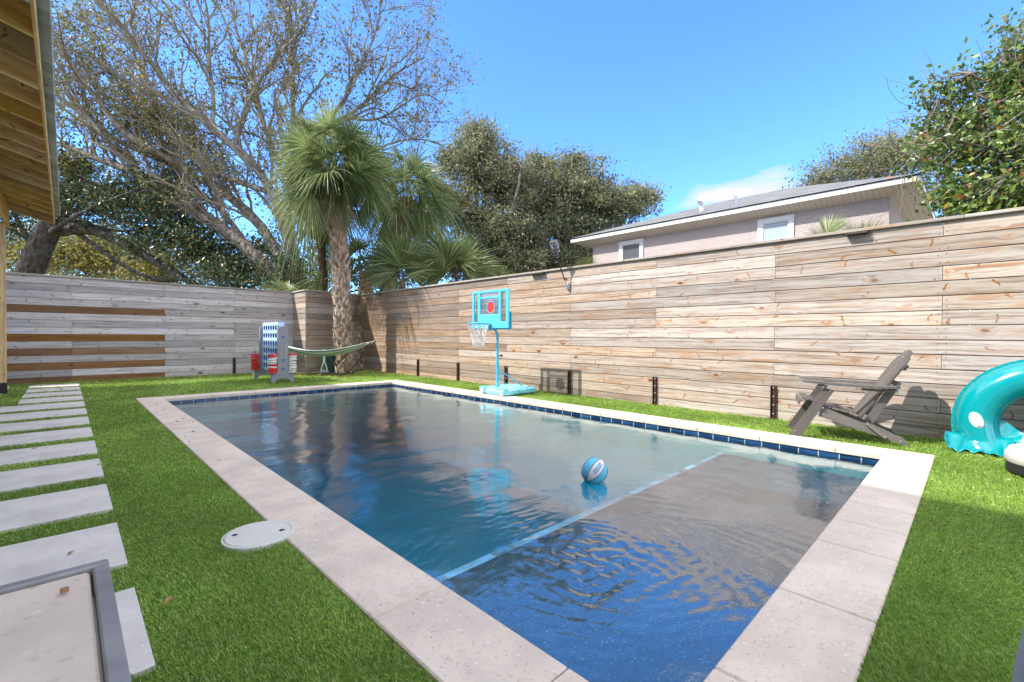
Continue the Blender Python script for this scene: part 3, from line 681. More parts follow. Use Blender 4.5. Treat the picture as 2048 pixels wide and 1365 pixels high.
# ---- our house: timber porch roof in view, two storeys behind it that throw the shade
house=thing('house',(-2,5,0),'timber porch with exposed rafters, beam and post at the left edge','house')
SL=.27
mb=MB(); mb.box((-.80,11.57,1.47),(.16,.16,2.86),2,.006); mb.build('post',M['timber'],house)
mb=MB(); mb.box((-.80,11.57,.09),(.172,.172,.20),2,.003); mb.build('post_base',M['black'],house)
mb=MB(); mb.box((-.705,4.2,3.02),(.04,15.2,.30),1,.004); mb.box((-.895,4.2,3.02),(.04,15.2,.30),1,.004); mb.build('beam',M['timber'],house)
def rafz(x): return 3.062+SL*(-.15-x)
for k in range(32):
    y=12.09-.47*k; mb=MB()
    poly=[(-.15,y,rafz(-.15)),(-3.15,y,rafz(-3.15)),(-3.15,y,rafz(-3.15)+.19),(-.15,y,rafz(-.15)+.19)]
    mb.prism(poly,(0,-.038,0),tone=RNG.choice([0,0,.5,1])*.8); mb.build('rafter',M['timber'],house)
mb=MB()
for k in range(86):
    y=12.14-.17*k
    mb.beam((-.062,y-.084,rafz(-.062)+.202),(-3.15,y-.084,rafz(-3.15)+.202),.1665,.022)
mb.build('roof_deck',M['deck_grey'],house)
mb=MB(); mb.box((-.139,4.6,rafz(-.14)+.09),(.018,15.0,.16),1,.002); mb.build('sub_fascia',M['timber'],house)
mb=MB(); mb.box((-6.2,4.8,3.3),(6.0,18.6,6.66),1,.01); mb.build('wall',M['white_wall'],house)
EX,EZ,EY=-1.62,6.9,14.80
mb=MB(); mb.prism([(EX,EY,EZ),(EX,EY-20,EZ),(EX,EY-20,EZ-.2),(EX,EY,EZ-.2)],(-9.2,0,0)); 
mb.add([(EX,EY,EZ+.01),(EX-9.2,EY,EZ+.01),(EX-9.2,EY-20,EZ+.01),(EX,EY-20,EZ+.01),(EX-4.6,EY-4.6,EZ+1.9),(EX-4.6,EY-15.4,EZ+1.9)],[[[0,1,4],[2,3,5]],[[1,2,5,4],[3,0,4,5]]]); mb.build('roof',M['shingle'],house)

# ---- neighbour's house over the right fence
nh=thing('neighbour_house',(14,4.4,0),'single storey pink stucco house with hip roof behind the right fence','house')
XE,XW,ZE=10.5,10.82,3.74; YA,YB=.727,8.28
mb=MB()
def wallseg(mb,x0,x1,y0,y1,z0,z1): mb.box(((x0+x1)/2,(y0+y1)/2,(z0+z1)/2),(x1-x0,y1-y0,z1-z0),1,.004)
wallseg(mb,XW,XW+7,1.15,7.74,-.03,3.66); mb.build('wall',M['stucco'],nh)
mb=MB(); wallseg(mb,XE,XE+.02,YA,YB,ZE,ZE+.10); wallseg(mb,XE+.0,XE+7.6,YA-.02,YA,ZE,ZE+.10); wallseg(mb,XE+.0,XE+7.6,YB,YB+.02,ZE,ZE+.10); mb.build('fascia',M['trim_white'],nh)
mb=MB()
mb.add([(XE+.02,YA,ZE+.01),(XE+.02,YB,ZE+.01),(XW+.0,YB-.5,ZE-.115),(XW+.0,YA+.4,ZE-.115)],[[[0,1,2,3]]])
mb.add([(XE+.02,YA,ZE+.012),(XE+7.6,YA,ZE+.012),(XE+7.6,1.16,ZE-.11),(XW,1.16,ZE-.11)],[[[0,1,2,3]]])
mb.add([(XE+.02,YB,ZE+.012),(XE+7.6,YB,ZE+.012),(XE+7.6,7.73,ZE-.11),(XW,7.73,ZE-.11)],[[[0,1,2,3]]])
mb.build('soffit',M['soffit'],nh,recalc=False)
mb=MB(); xm=XE+3.8; ym=4.45; za=ZE+.115; o_=.03
P=[(XE-o_,YA-o_,za),(XE-o_,YB+o_,za),(XE+7.6,YB+o_,za),(XE+7.6,YA-o_,za),(xm,ym-.8,za+1.30),(xm,ym+1.1,za+1.30)]
P=np.array(P)
def tri(mb,ids,ax):
    V=P[ids]; e=np.array(ax,float); n=np.cross(V[1]-V[0],V[2]-V[0]); n/=np.linalg.norm(n); f=np.cross(n,e)
    mb.add(V,[[list(range(len(ids)))]],np.stack([V@e,V@f,V[:,0]*0],1))
tri(mb,[1,0,4,5],(0,1,0)); tri(mb,[2,1,5],(1,0,0)); tri(mb,[3,2,5,4],(0,1,0)); tri(mb,[0,3,4],(1,0,0)); mb.build('roof',M['shingle'],nh)
for (y0,y1,zb,mt) in ((5.52,6.2,2.5,'glass_dark'),(2.48,3.15,2.4,'glass')):
    zt=3.585 if mt=='glass' else 3.60; f=MB(); x=XW-.012; tw=.095
    sc_=1.0
    Y0,Y1=(6.13,6.86) if mt=='glass_dark' else (2.68,3.38)
    for (a,b,c,d) in ((Y0,Y0+tw,zb,zt),(Y1-tw,Y1,zb,zt),(Y0+tw,Y1-tw,zt-tw,zt),(Y0+tw,Y1-tw,zb,zb+tw)): f.box((x,(a+b)/2,(c+d)/2),(.05,b-a,d-c),1,.004)
    fo=f.build('window',M['trim_white'],nh)
    g=MB(); g.box((x+.012,(Y0+Y1)/2,(zb+zt)/2),(.02,Y1-Y0-2*tw+.004,zt-zb-2*tw+.004),1,.002); g.build('pane',M[mt],fo)
    g=MB(); 
    for s in (-1,1): g.box((x-.005,(Y0+Y1)/2+s*((Y1-Y0)/2-tw-.012),(zb+zt)/2),(.02,.022,zt-zb-2*tw),2,.002)
    g.box((x-.005,(Y0+Y1)/2,zt-tw-.012),(.02,Y1-Y0-2*tw-.05,.022),1,.002); g.build('sash',M['trim_white'],fo)
mb=MB(); mb.tube([(11.6,4.95,4.15),(11.6,4.95,4.45)],.05,14); mb.tube([(11.6,4.95,4.42),(11.52,4.95,4.47),(11.48,4.95,4.43)],.06,14); mb.build('roof_vent',M['vent_white'],nh)
mb=MB(); mb.tube([(11.4,4.05,4.1),(11.4,4.05,4.40)],.03,12); mb.build('vent_pipe',M['steel'],nh)

# ================================================================== OBJECTS
def rotz(a): return np.array([[math.cos(a),-math.sin(a),0],[math.sin(a),math.cos(a),0],[0,0,1]])
def frame(x,y,z): return np.stack([np.array(x,float),np.array(y,float),np.array(z,float)],1)

def cell_plate(mb,o,U,V,N,uc,vc,solid,th,mat=0):
    """plate with rectangular openings: cells of a grid, extruded th along N, no inner seams"""
    o,U,V,N=(np.array(q,float) for q in (o,U,V,N)); nu,nv=len(uc)-1,len(vc)-1
    g=lambda i,j,k:(k*(nu+1)+i)*(nv+1)+j
    P=[o+U*uc[i]+V*vc[j]+N*(th*k) for k in (0,1) for i in range(nu+1) for j in range(nv+1)]
    F=[]
    S=lambda i,j: 0<=i<nu and 0<=j<nv and solid[j][i]
    for i in range(nu):
        for j in range(nv):
            if not S(i,j): continue
            F.append([g(i,j,1),g(i+1,j,1),g(i+1,j+1,1),g(i,j+1,1)]); F.append([g(i,j,0),g(i,j+1,0),g(i+1,j+1,0),g(i+1,j,0)])
            if not S(i-1,j): F.append([g(i,j,0),g(i,j,1),g(i,j+1,1),g(i,j+1,0)])
            if not S(i+1,j): F.append([g(i+1,j,0),g(i+1,j+1,0),g(i+1,j+1,1),g(i+1,j,1)])
            if not S(i,j-1): F.append([g(i,j,0),g(i+1,j,0),g(i+1,j,1),g(i,j,1)])
            if not S(i,j+1): F.append([g(i,j+1,0),g(i,j+1,1),g(i+1,j+1,1),g(i+1,j+1,0)])
    used=sorted({q for f in F for q in f}); mp_={q:i for i,q in enumerate(used)}
    mb.add([P[q] for q in used],[[[mp_[q] for q in f] for f in F]],mat=mat)

def add_bevel(o,w=.006,seg=2,ang=30):
    b=o.modifiers.new('bevel','BEVEL'); b.width=w; b.segments=seg; b.limit_method='ANGLE'; b.angle_limit=math.radians(ang); return o

# ---- basketball hoop on the coping
hp=thing('basketball_hoop',(5.6,5.85,0),'aqua portable basketball hoop with white net standing on the far pool coping','basketball hoop')
BX=5.30
o_=(BX-.012,6.40,1.155)
mb=MB(); uc=[0,.055,.155,.225,.70,.76,.88,.95]; vc=[0,.115,.245,.515,.555,.62,.665]
# columns:  edge|side window|bar|centre|bar|side window|edge
sol=[[1]*7,[1,0,1,1,1,0,1],[1,0,1,0,1,0,1],[1,0,1,1,1,0,1],[1,0,1,0,1,0,1],[1]*7]
cell_plate(mb,o_,(0,-1,0),(0,0,1),(-1,0,0),uc,vc,sol,.03)
bb=add_bevel(mb.build('backboard',M['aqua'],hp),.008,3)
mb=MB(); 
for (a,b,c,d) in ((.0,.95,-.0,.02),):
    mb.box((BX+.004,6.40-.475,1.155+.12),(.03,.985,.27),1,.012)
mb2=MB(); cell_plate(mb2,(BX+.012,6.415,1.135),(0,-1,0),(0,0,1),(1,0,0),[0,.05,.93,.98],[0,.04,.30],[[1,1,1],[1,0,1]],.02); add_bevel(mb2.build('back_frame',M['aqua'],hp),.006,2)
mb=MB(); mb.box((BX-.008,5.925,1.155+.36),(.004,.80,.52),1,.001); pn=mb.build('clear_panel',M['clear'],hp)
Rx=frame((0,1,0),(0,0,1),(1,0,0)); Rnx=frame((0,-1,0),(0,0,1),(-1,0,0))
mb=MB(); mb.lathe([(0,0),(.095,0),(.095,.003),(0,.003)],(BX-.012,5.925,1.155+.375),32,Rnx); mb.build('ball_emblem',M['red'],pn)
mb=MB(); 
mb.lathe([(.098,0),(.110,0),(.110,.005),(.098,.005)],(BX-.012,5.925,1.155+.375),36,Rnx,closed=True)
for s in (-1,1): mb.beam((BX-.014,5.925+s*.19,1.155+.50),(BX-.014,5.925+s*.15,1.155+.26),.006,.014,(1,0,0))
mb.build('printed_lines',M['aqua_pole'],pn)
RZ=1.235; RC=np.array([BX-.115-.185,5.92,RZ]); RR=.185
mb=MB(); a=np.linspace(0,2*np.pi,49)[:-1]
Vt=[]; kk=8
cs=np.arange(kk)*2*np.pi/kk
G=np.array([[RC+np.array([(RR+.010*math.cos(q))*math.cos(t),(RR+.010*math.cos(q))*math.sin(t),.010*math.sin(q)]) for q in list(cs)+[cs[0]]] for t in a]); mb.sheet(G,close_u=True)
mb.box((BX-.075,5.92,RZ-.01),(.11,.10,.028),0,.004); mb.box((BX-.035,5.92,RZ-.055),(.02,.13,.12),2,.003)
mb.build('rim',M['aqua_pole'],hp,smooth=50)
mb=MB(); nL=12
rad=[.185,.150,.118,.098,.095]; zz=[0,-.10,-.20,-.29,-.37]
rr=random.Random(4)
for i in range(nL):
    for s in (1,-1):
        pts=[]
        for j in range(5):
            t=2*math.pi*(i/nL)+s*(j*math.pi/nL if j<5 else 0)*(1 if j%2 else 0 if False else 1)*.5*(1 if j else 0)
            sw=(.012*math.sin(3*t+j)+rr.uniform(-.006,.006)) if j else 0
            pts.append(RC+np.array([(rad[j]+sw)*math.cos(t),(rad[j]+sw)*math.sin(t),zz[j]-.012+(rr.uniform(-.03,.01) if j==4 else 0)]))
        mb.tube(pts,.0042,5)
for j in (2,3):
    t=np.linspace(0,2*np.pi,25); mb.tube(np.stack([RC[0]+rad[j]*np.cos(t),RC[1]+rad[j]*np.sin(t),RZ+zz[j]+.02*np.sin(6*t)],1),.0038,5)
mb.build('net',M['net'],hp,smooth=60)
PX_,PY_=5.43,5.90
mb=MB(); mb.tube([(PX_,PY_,.05),(PX_,PY_,.62)],.027,16); mb.tube([(PX_,PY_,.60),(PX_,PY_,1.02),(PX_-.004,PY_,1.06),(PX_-.03,PY_,1.105),(PX_-.085,PY_,1.15),(PX_-.11,PY_,1.21)],.0225,16); mb.build('pole',M['aqua_pole'],hp,smooth=40)
mb=MB(); mb.tube([(PX_+.02,PY_-.01,.68),(PX_+.055,PY_-.03,.68)],[.008,.008],10); mb.lathe([(0,-.014),(.018,-.012),(.02,0),(.018,.012),(0,.014)],(PX_+.065,PY_-.035,.68),14,Rx); mb.build('adjust_knob',M['black'],hp,smooth=40)
for yy in (5.66,6.14):
    mb=MB(); mb.tube([(PX_+.01,PY_+(yy-PY_)*.06,.44),(5.83,yy,.125)],.0105,10); mb.build('brace',M['aqua_pole'],hp,smooth=40)
# blow-moulded base: rounded block with a waist and two wheel pockets at the front
prof=[]; mb=MB()
nu,nv=44,20
def base_r(u,v):
    x=-.40+.80*u                     # front (pool side) -> back
    hw=.345-.05*math.exp(-((u-.52)/.09)**2)-.03*max(0,(u-.8)/.2)**2-.07*max(0,(.12-u)/.12)**2
    hh=.118-.024*math.exp(-((u-.50)/.07)**2)-.02*max(0,(.2-u)/.2)
    e=min(1,u/.04,(1-u)/.035)**.4 if 0<u<1 else 0
    a=2*math.pi*v
    ca,sa=math.cos(a),math.sin(a); n=.38
    yy=hw*(abs(ca)**n)*math.copysign(1,ca)*(.55+.45*e); z=hh/2*(1+(abs(sa)**n)*math.copysign(1,sa)*(.2+.8*e))
    z+=.010*math.sin(yy*46)*(1 if z>hh*.8 else 0)
    return (5.66+x,5.85+yy,z+.006)
G=[[base_r(i/(nu-1),j/nv) for j in range(nv*2+1)] for i in range(nu)]
def base_r2(i,j): return base_r(min(max(i/(nu-1),.001),.999),j/48)
G=[[base_r2(i,j) for j in range(49)] for i in range(nu)]
mb.sheet(G); mb.add(G[0][:-1],[[list(range(48))]]); mb.add(G[-1][:-1],[[list(range(48))]])
mb.build('base',M['aqua_base'],hp,smooth=40)
for yy in (5.60,6.10):
    mb=MB(); mb.lathe([(0,-.025),(.045,-.025),(.055,-.012),(.055,.012),(.045,.025),(0,.025)],(5.275,yy,.058),20,frame((1,0,0),(0,0,1),(0,-1,0))); wv=mb.build('wheel',M['white'],hp,smooth=40)
    mb=MB()
    for s in (-1,1): mb.box((5.30,yy+s*.045,.085),(.13,.03,.10),0,.012)
    mb.build('wheel_fork',M['aqua_base'],hp)

# ---- giant four-in-a-row game
gm=thing('garden_game',(3.35,11.12,0),'giant four in a row garden game with pale blue grid and grey stands','garden game')
GXc=3.35; gy0,gy1=10.555,11.695; NC,NRW=7,6; cw=(gy1-gy0)/NC; ch=1.03/NRW; gz0=.235; th=.085
mb=MB(); nS=24
ang=(np.arange(nS)+.5)*2*np.pi/nS
sq=np.stack([np.cos(ang),np.sin(ang)],1); sq/=np.abs(sq).max(1)[:,None]
for i in range(NC):
    for j in range(NRW):
        cyy=gy0+cw*(i+.5); czz=gz0+ch*(j+.5); rad_=.062
        B=np.stack([cyy+sq[:,0]*cw/2,czz+sq[:,1]*ch/2],1)
        if j==NRW-1:
            tpm=sq[:,1]>.99; B[tpm,1]+=.045*np.cos(np.clip(sq[tpm,0],-1,1)*np.pi/2)
        if j==0:
            tpm=sq[:,1]<-.99; B[tpm,1]-=.03*np.cos(np.clip(sq[tpm,0],-1,1)*np.pi/2)
        Cc=np.stack([cyy+rad_*np.cos(ang),czz+rad_*np.sin(ang)],1)
        for s in (-1,1):
            x=GXc+s*th/2
            V=np.vstack([np.c_[np.full(nS,x),B],np.c_[np.full(nS,x+s*.006),Cc*.35+B*.65],np.c_[np.full(nS,x),Cc]])
            k=np.arange(nS); k2=(k+1)%nS
            mb.add(V,[np.stack([k,k2,k2+nS,k+nS],1),np.stack([k+nS,k2+nS,k2+2*nS,k+2*nS],1)],mat=0)
        V=np.vstack([np.c_[np.full(nS,GXc-th/2),Cc],np.c_[np.full(nS,GXc+th/2),Cc]])
        mb.add(V,[np.stack([k,k2,k2+nS,k+nS],1)],mat=1)
mb.build('grid',[M['grid'],M['grid_dark']],gm,smooth=40)
for y in (gy0-.002,gy1+.002):
    mb=MB(); mb.box((GXc,y,gz0+.53),(th+.02,.016,1.06),2,.004); mb.build('grid_edge',M['grid'],gm)
mb=MB(); mb.box((GXc,gy0+.035,1.285),(.1,.06,.055),1,.006); mb.build('label_block',M['grid_dark'],gm)
def stand_leg(y):
    pts=[(-.235,0),(-.15,0),(-.13,.05),(-.06,.085),(.06,.085),(.13,.05),(.15,0),(.235,0),(.225,.15),(.19,.20),(.135,.215),(.112,.25),(.105,.35),(.105,1.16),(.09,1.195),(.06,1.205),(-.06,1.205),(-.09,1.195),(-.105,1.16),(-.105,.35),(-.112,.25),(-.135,.215),(-.19,.20),(-.225,.15)]
    mb=MB(); mb.prism([(GXc+a,y-.035,b) for a,b in pts],(0,.07,0)); o=add_bevel(mb.build('stand',M['leg_grey'],gm),.008,2)
    for s in (-1,1):
        b=MB(); b.box((GXc+s*.048,y-.036,.66),(.036,.012,.34),2,.005); b.build('recess_panel',M['table_metal'],o)
    for zz in (.97,.48):
        b=MB(); b.lathe([(0,0),(.024,0),(.024,.006),(0,.006)],(GXc,y-.035,zz),18,frame((1,0,0),(0,0,1),(0,-1,0))); b.build('bolt_hole',M['grid_dark'],o)
    b=MB(); b.prism([(GXc-.05,y-.0375,.29),(GXc,y-.0375,.265),(GXc+.05,y-.0375,.29),(GXc,y-.0375,.305)],(0,-.004,0)); b.build('blue_emblem',M['grid_dark'],o)
    for s in (-1,1):
        b=MB(); b.lathe([(0,0),(.03,0),(.026,.02),(.017,.04),(.017,.44),(.010,.46),(0,.462)],(GXc+s*.20,y-.05*0-.0,.195),16); b.build('peg',M['leg_grey'],o,smooth=40)
stand_leg(10.5); stand_leg(11.75)
def ring_mesh():
    mb=MB(); n=8; r0,r1,h=.040,.088,.0150
    pr=[(r0,-h*.6),(r0+.008,-h),(r1-.010,-h),(r1-.002,-h*.6),(r1,0),(r1-.002,h*.6),(r1-.010,h),(r0+.008,h),(r0,h*.6)]
    mb.lathe(pr,(0,0,0),28,closed=True); return mb
proto={}
for c_,mt in (('red',M['red']),('white',M['ring_white'])):
    proto[c_]=ring_mesh()
ordn=['topmost','second','third','fourth','fifth','sixth','seventh','eighth','ninth','tenth','bottom']
def stack(x,y,z0,cols,where):
    rr=random.Random(int(x*100+y*10)); n=len(cols); first={}
    for i,c_ in enumerate(cols):
        z=z0+.0375*(n-1-i)+.019
        key='_'+c_
        if key not in stack.__dict__:
            o=proto[c_].build('game_ring',M['red'] if c_=='red' else M['ring_white'],smooth=40); stack.__dict__[key]=o
        else:
            o=stack.__dict__[key].copy(); COL.objects.link(o)
        o.location=(x+rr.uniform(-.010,.010),y+rr.uniform(-.010,.010),z); o.rotation_euler=(rr.uniform(-.07,.07),rr.uniform(-.07,.07),0)
        pos='bottom' if i==n-1 else ordn[i]
        tag(o,'%s plastic ring, %s on the peg %s'%(c_,pos if pos in('bottom','topmost') else pos+' from the top',where),'game ring','rings stacked on the game pegs')
stack(GXc-.20,11.75,.205,['red']*10,'left of the far stand')
stack(GXc-.20,10.5,.205,['red']*2+['white']*4+['red','white']+['red']*3,'left of the near stand')
stack(GXc+.20,10.5,.205,['red']+['white']*10,'right of the near stand')
o=stack.__dict__['_red'].copy(); COL.objects.link(o); o.rotation_euler=(0,math.pi/2,0); o.scale=(.75,.75,.9); o.location=(GXc,gy0+cw*5.5,gz0+ch*.5)
tag(o,'single red ring standing in a bottom row hole of the game grid','game ring','rings stacked on the game pegs')

# ---- hammock and its stand behind the game
HR,HL=np.array([5.62,10.73,.875]),np.array([3.55,12.65,.90])
ax=(HR-HL)[:2]; ax/=np.linalg.norm(ax); sd=np.array([-ax[1],ax[0],0]); ax=np.array([*ax,0])
hs=thing('hammock_stand',(4.55,11.7,0),'dark bronze tube hammock stand on the grass beside the palm trunk','hammock stand')
bR,bL=np.array([5.0,11.30,.045]),np.array([4.2,12.04,.045]); bL=HL*[1,1,0]+ax*.65+[0,0,.045]; bR=HR*[1,1,0]-ax*.72+[0,0,.045]
mb=MB(); mb.tube([bL,bR],.022,12); mb.build('ground_beam',M['stand'],hs,smooth=40)
for e_,b_,s in ((HR,bR,1),(HL,bL,-1)):
    mb=MB(); mb.tube([b_-ax*s*.06,b_,b_+ax*s*.08+[0,0,.06],e_-ax*s*.06-[0,0,.07],e_+ax*s*.02],.02,12); mb.build('arm',M['stand'],hs,smooth=40)
    mb=MB(); mb.tube([b_-sd*.42+[0,0,-.022],b_-sd*.3+[0,0,0.0],b_+sd*.3+[0,0,0.0],b_+sd*.42+[0,0,-.022]],.02,12); mb.build('foot_bar',M['stand'],hs,smooth=40)
    mb=MB(); mb.tube([e_-ax*s*.01+[0,0,.03],e_-ax*s*.035+[0,0,-.005],e_-ax*s*.06+[0,0,.01]],.006,8); mb.build('hook',M['steel'],hs,smooth=40)
mb=MB(); G=[];W_=[]
for i in range(61):
    t=i/60; c=HL*(1-t)+HR*t; tt=(t-.5)*2
    c=c.copy(); c[2]-=.40*(1-abs(tt)**1.9)
    wd=.015+.21*max(0,1-abs(tt)**2.6)**.75 if .05<t<.95 else .012
    row=[]
    for j in range(25):
        v=-1+2*j/24; row.append(c+sd*wd*v*.9+np.array([0,0,wd*.62*abs(v)**1.8+.012*math.sin(v*9+t*7)*min(1,wd*6)]))
    G.append(row)
G=np.array(G); n0=mb.n; mb.sheet(G); mb.W[-1]=np.stack([np.repeat(np.linspace(0,3,61),25),np.tile(np.linspace(0,1,25),61),np.zeros(61*25)],1)
hm=mb.build('hammock',M['hammock'],smooth=180,recalc=False); so=hm.modifiers.new('cloth','SOLIDIFY'); so.thickness=.006
tag(hm,'striped canvas hammock slung low between the ends of its stand','hammock')
mb=MB()
for e_,s in ((HR,1),(HL,-1)):
    for q in np.linspace(-1,1,7): mb.tube([e_-ax*s*.05,e_-ax*s*.17+sd*.035*q-[0,0,.05],e_-ax*s*.26+sd*.07*q-[0,0,.11]],.005,5)
mb.build('suspension_cord',M['net'],hm)

# ---- green bin and grey D-handled tool by the palm
bn=thing('waste_bin',(5.06,12.16,0),'dark green plastic bin standing behind the hammock against the corner fence','bin')
mb=MB(); mb.lathe([(0,.02),(.15,.02),(.16,.05),(.195,.62),(.185,.62),(.15,.06),(0,.06)],(5.06,12.16,0),24); mb.build('bin_body',M['bin_green'],bn,smooth=35)
mb=MB(); mb.lathe([(.183,.60),(.215,.60),(.22,.63),(.215,.66),(.183,.655)],(5.06,12.16,0),24,closed=True); mb.build('bin_rim',M['bin_green'],bn,smooth=35)
tl=thing('lawn_tool',(4.83,11.93,0),'pale grey D-handled forked garden tool leaning at the green bin','garden tool')
tx=np.array([.714,-.70,0]); c0=np.array([4.83,11.93,0])
mb=MB(); mb.box(c0+[0,0,.055],(.19,.12,.09),0,.012,rotz(math.atan2(tx[1],tx[0]))); mb.build('foot_block',M['tool_grey'],tl)
mb=MB()
for s in (-1,1): mb.tube([c0+tx*.075*s+[0,0,.09],c0+tx*.07*s+[0,0,.17],c0+tx*.02*s+[.01,.02,.30]],[.017,.015,.016],8)
mb.tube([c0+[.01,.02,.28],c0+[.03,.06,.50]],[.026,.022],10); mb.build('shaft',M['tool_grey'],tl,smooth=40)
hd=c0+np.array([.03,.06,.50]); mb=MB(); mb.tube([hd-[0,0,.02],hd+tx*.035+[0,0,.05],hd+tx*.06+[.01,.02,.125],hd-tx*.06+[.01,.02,.125],hd-tx*.035+[0,0,.05],hd-[0,0,.02]],.012,8); mb.build('grip',M['tool_grey'],tl,smooth=50)

# ---- adirondack chair: side profile in (s,z), s measured backwards from the near front foot
P0=np.array([5.415,1.365,0.0]); dS=np.array([.285,-.9585,0]); dW=np.array([.9585,.285,0]); WID=.54
def cp(s_,w_,z_): return P0+dS*s_+dW*w_+np.array([0,0,z_])
ch_=thing('adirondack_chair',tuple(cp(.5,.27,0)),'dark grey adirondack chair with cup holder standing on grass against the right fence','chair')
def side_part(name,poly,w0,w1,parent=ch_,bev=.006):
    mb=MB(); mb.prism([cp(a,w0,b) for a,b in poly],dW*(w1-w0)); o=mb.build(name,M['chair'],parent); add_bevel(o,bev,2); return o
leg=[(-.004,.0),(.100,.0),(.385,.495),(.300,.522)]
rail=[(.262,.222),(.952,.0),(.978,.0),(.965,.035),(.926,.08),(.883,.092),(.82,.125),(.70,.181),(.622,.19),(.299,.318),(.268,.292)]
sup=[(.640,.222),(.705,.181),(.925,.595),(.868,.622)]
for s in (0,1):
    w=s*WID; e=1 if s==0 else -1
    side_part('front_leg',leg,w,w+e*.028)
    side_part('side_rail',rail,w+e*.030,w+e*.058)
    side_part('back_support',sup,w+e*.060,w+e*.088)
    side_part('link_bar',[(.641,.18),(.655,.205),(.808,.078),(.79,.050)],w-e*.0,w+e*.027)
    # arm: a wide curved board, drawn in plan and following the dip of the profile
    mb=MB(); G=[]
    for i in range(25):
        t=i/24; s_=.115+.785*t; z=.582-.030*math.sin(min(1,t*1.3)*math.pi/2)+.004*t
        half=.062-.018*t; mid=w+e*.012
        rnd_=.5 if i in (0,24) else (.85 if i in (1,23) else 1)
        G.append([cp(s_,mid+half*rnd_*q,z+dz) for q,dz in ((-1,-.013),(-1,.013),(1,.013),(1,-.013),(-1,-.013))])
    mb.sheet(G); mb.add(G[0][:4],[[[0,1,2,3]]]); mb.add(G[-1][:4],[[[0,1,2,3]]]); o=mb.build('arm',M['chair'],ch_,smooth=30); add_bevel(o,.006,2)
    side_part('arm_bracket',[(.60,.535),(.885,.527),(.885,.500),(.61,.512)],w+e*.002,w+e*.026)
mb=MB()
for (a,za,b,zb) in ((.085,.335,.096,.392),(.110,.398,.185,.385),(.195,.380,.275,.352),(.300,.330,.365,.313),(.372,.310,.437,.296),(.444,.294,.508,.280),(.515,.277,.585,.248)):
    p,q=cp(a,.03,za),cp(b,.03,zb); mid=(p+q)/2+dW*(WID/2-.03); L=np.linalg.norm(q-p); u=(q-p)/L
    mb.box(mid,(WID-.066,L,.022),0,.005,frame(dW,u,np.cross(dW,u)))
mb.build('seat_slats',M['chair'],ch_)
mb=MB(); b0,b1=np.array([.592,.238]),np.array([1.018,.918]); L0=np.linalg.norm(b1-b0); ub=(b1-b0)/L0; nb=np.array([ub[1],-ub[0]])
for k in range(5):
    q=k-2; Lk=L0*(1-.018*q*q-.004*abs(q)**3); wb,wt=.082,.098
    pts=[]
    def bp(l,w_,off): r=b0+ub*l+nb*off; return cp(r[0],WID/2+w_,r[1])
    prof=[(0,q*.085-wb/2),(0,q*.085+wb/2)]
    topw=q*.100
    for tt in (0,.25,.5,.75,1):
        an=math.pi*tt; x=topw+wt/2*math.cos(an); drop=.03*(1-math.sin(an))+(.028*max(0,(math.cos(an)*np.sign(q)))*abs(q)*1.0); prof.append((Lk-drop,x))
    mb.prism([bp(l,w_,0.0) for l,w_ in prof],tuple(bp(0,0,.020)-bp(0,0,0)))
o=mb.build('backrest_slats',M['chair'],ch_); add_bevel(o,.004,2)
mb=MB()
for l,w_ in ((.62,.44),(.40,.50),(.03,.50)):
    r=b0+ub*l+nb*.036; mb.box(cp(r[0],WID/2,r[1]),(w_,.055,.024),0,.005,frame(dW,dS*ub[0]+np.array([0,0,ub[1]]),np.cross(dW,dS*ub[0]+np.array([0,0,ub[1]]))))
mb.box(cp(.335,WID/2,.46),(WID-.06,.024,.06),0,.005,frame(dW,dS,(0,0,1)))
mb.build('cross_brace',M['chair'],ch_)
mb=MB(); cc=cp(.40,WID+.055,.545); mb.lathe([(.038,-.008),(.052,-.008),(.052,.010),(.038,.010)],cc,28,closed=True); mb.box(cp(.40,WID+.01,.545),(.05,.05,.014),0,.003,frame(dW,dS,(0,0,1))); mb.build('cup_holder',M['chair'],ch_,smooth=40)
Rw=frame(dS,(0,0,1),-dW)
for s_,z_ in ((.29,.315),(.295,.25),(.905,.045),(.655,.185),(.79,.072),(.87,.512),(.35,.49),(.05,.06),(.925,.85)):
    mb=MB(); mb.lathe([(0,0),(.008,0),(.008,.004),(0,.005)],cp(s_,-.001 if z_<.84 else .06,z_),10,Rw); mb.build('bolt_head',M['steel'],ch_)

# ---- inflatable ring leaning on the fence, half out of the frame
fl=thing('inflatable_ring',(6.12,-.36,0),'large teal inflatable pool ring with white grip leaning on the right fence','pool float')
TC=np.array([6.07,-.46,.245]); Rm,rm=.452,.152
lean=np.array([.10,0,1]); lean/=np.linalg.norm(lean); tn=np.array([1,0,-.10]); tn/=np.linalg.norm(tn)
nu,nv=120,40
def torus(u,v,ex=0.0):
    a=2*math.pi*u; b=2*math.pi*v
    r=rm*(1+.012*math.sin(a*34)*math.exp(-((math.cos(b)-1)/.25)**2))+ex
    R_=Rm+r*math.cos(b)*1.0
    p=TC+np.array([0,1,0])*R_*math.cos(a)+lean*R_*math.sin(a)-tn*r*math.sin(b)
    if p[2]<.10:
        k=(.10-p[2]); p[2]=max(.012,.10-k*.55) if k<.16 else .012; p[0]-=k*.35*(1 if math.sin(b)>-.2 else -.2); p[1]+=k*.25*math.cos(a)
    return p
mb=MB(); G=np.array([[torus(i/nu,j/nv) for j in range(nv+1)] for i in range(nu)]); mb.sheet(G,close_u=True); body=mb.build('tube',M['teal'],fl,smooth=180,recalc=False)
mb=MB(); G=[]
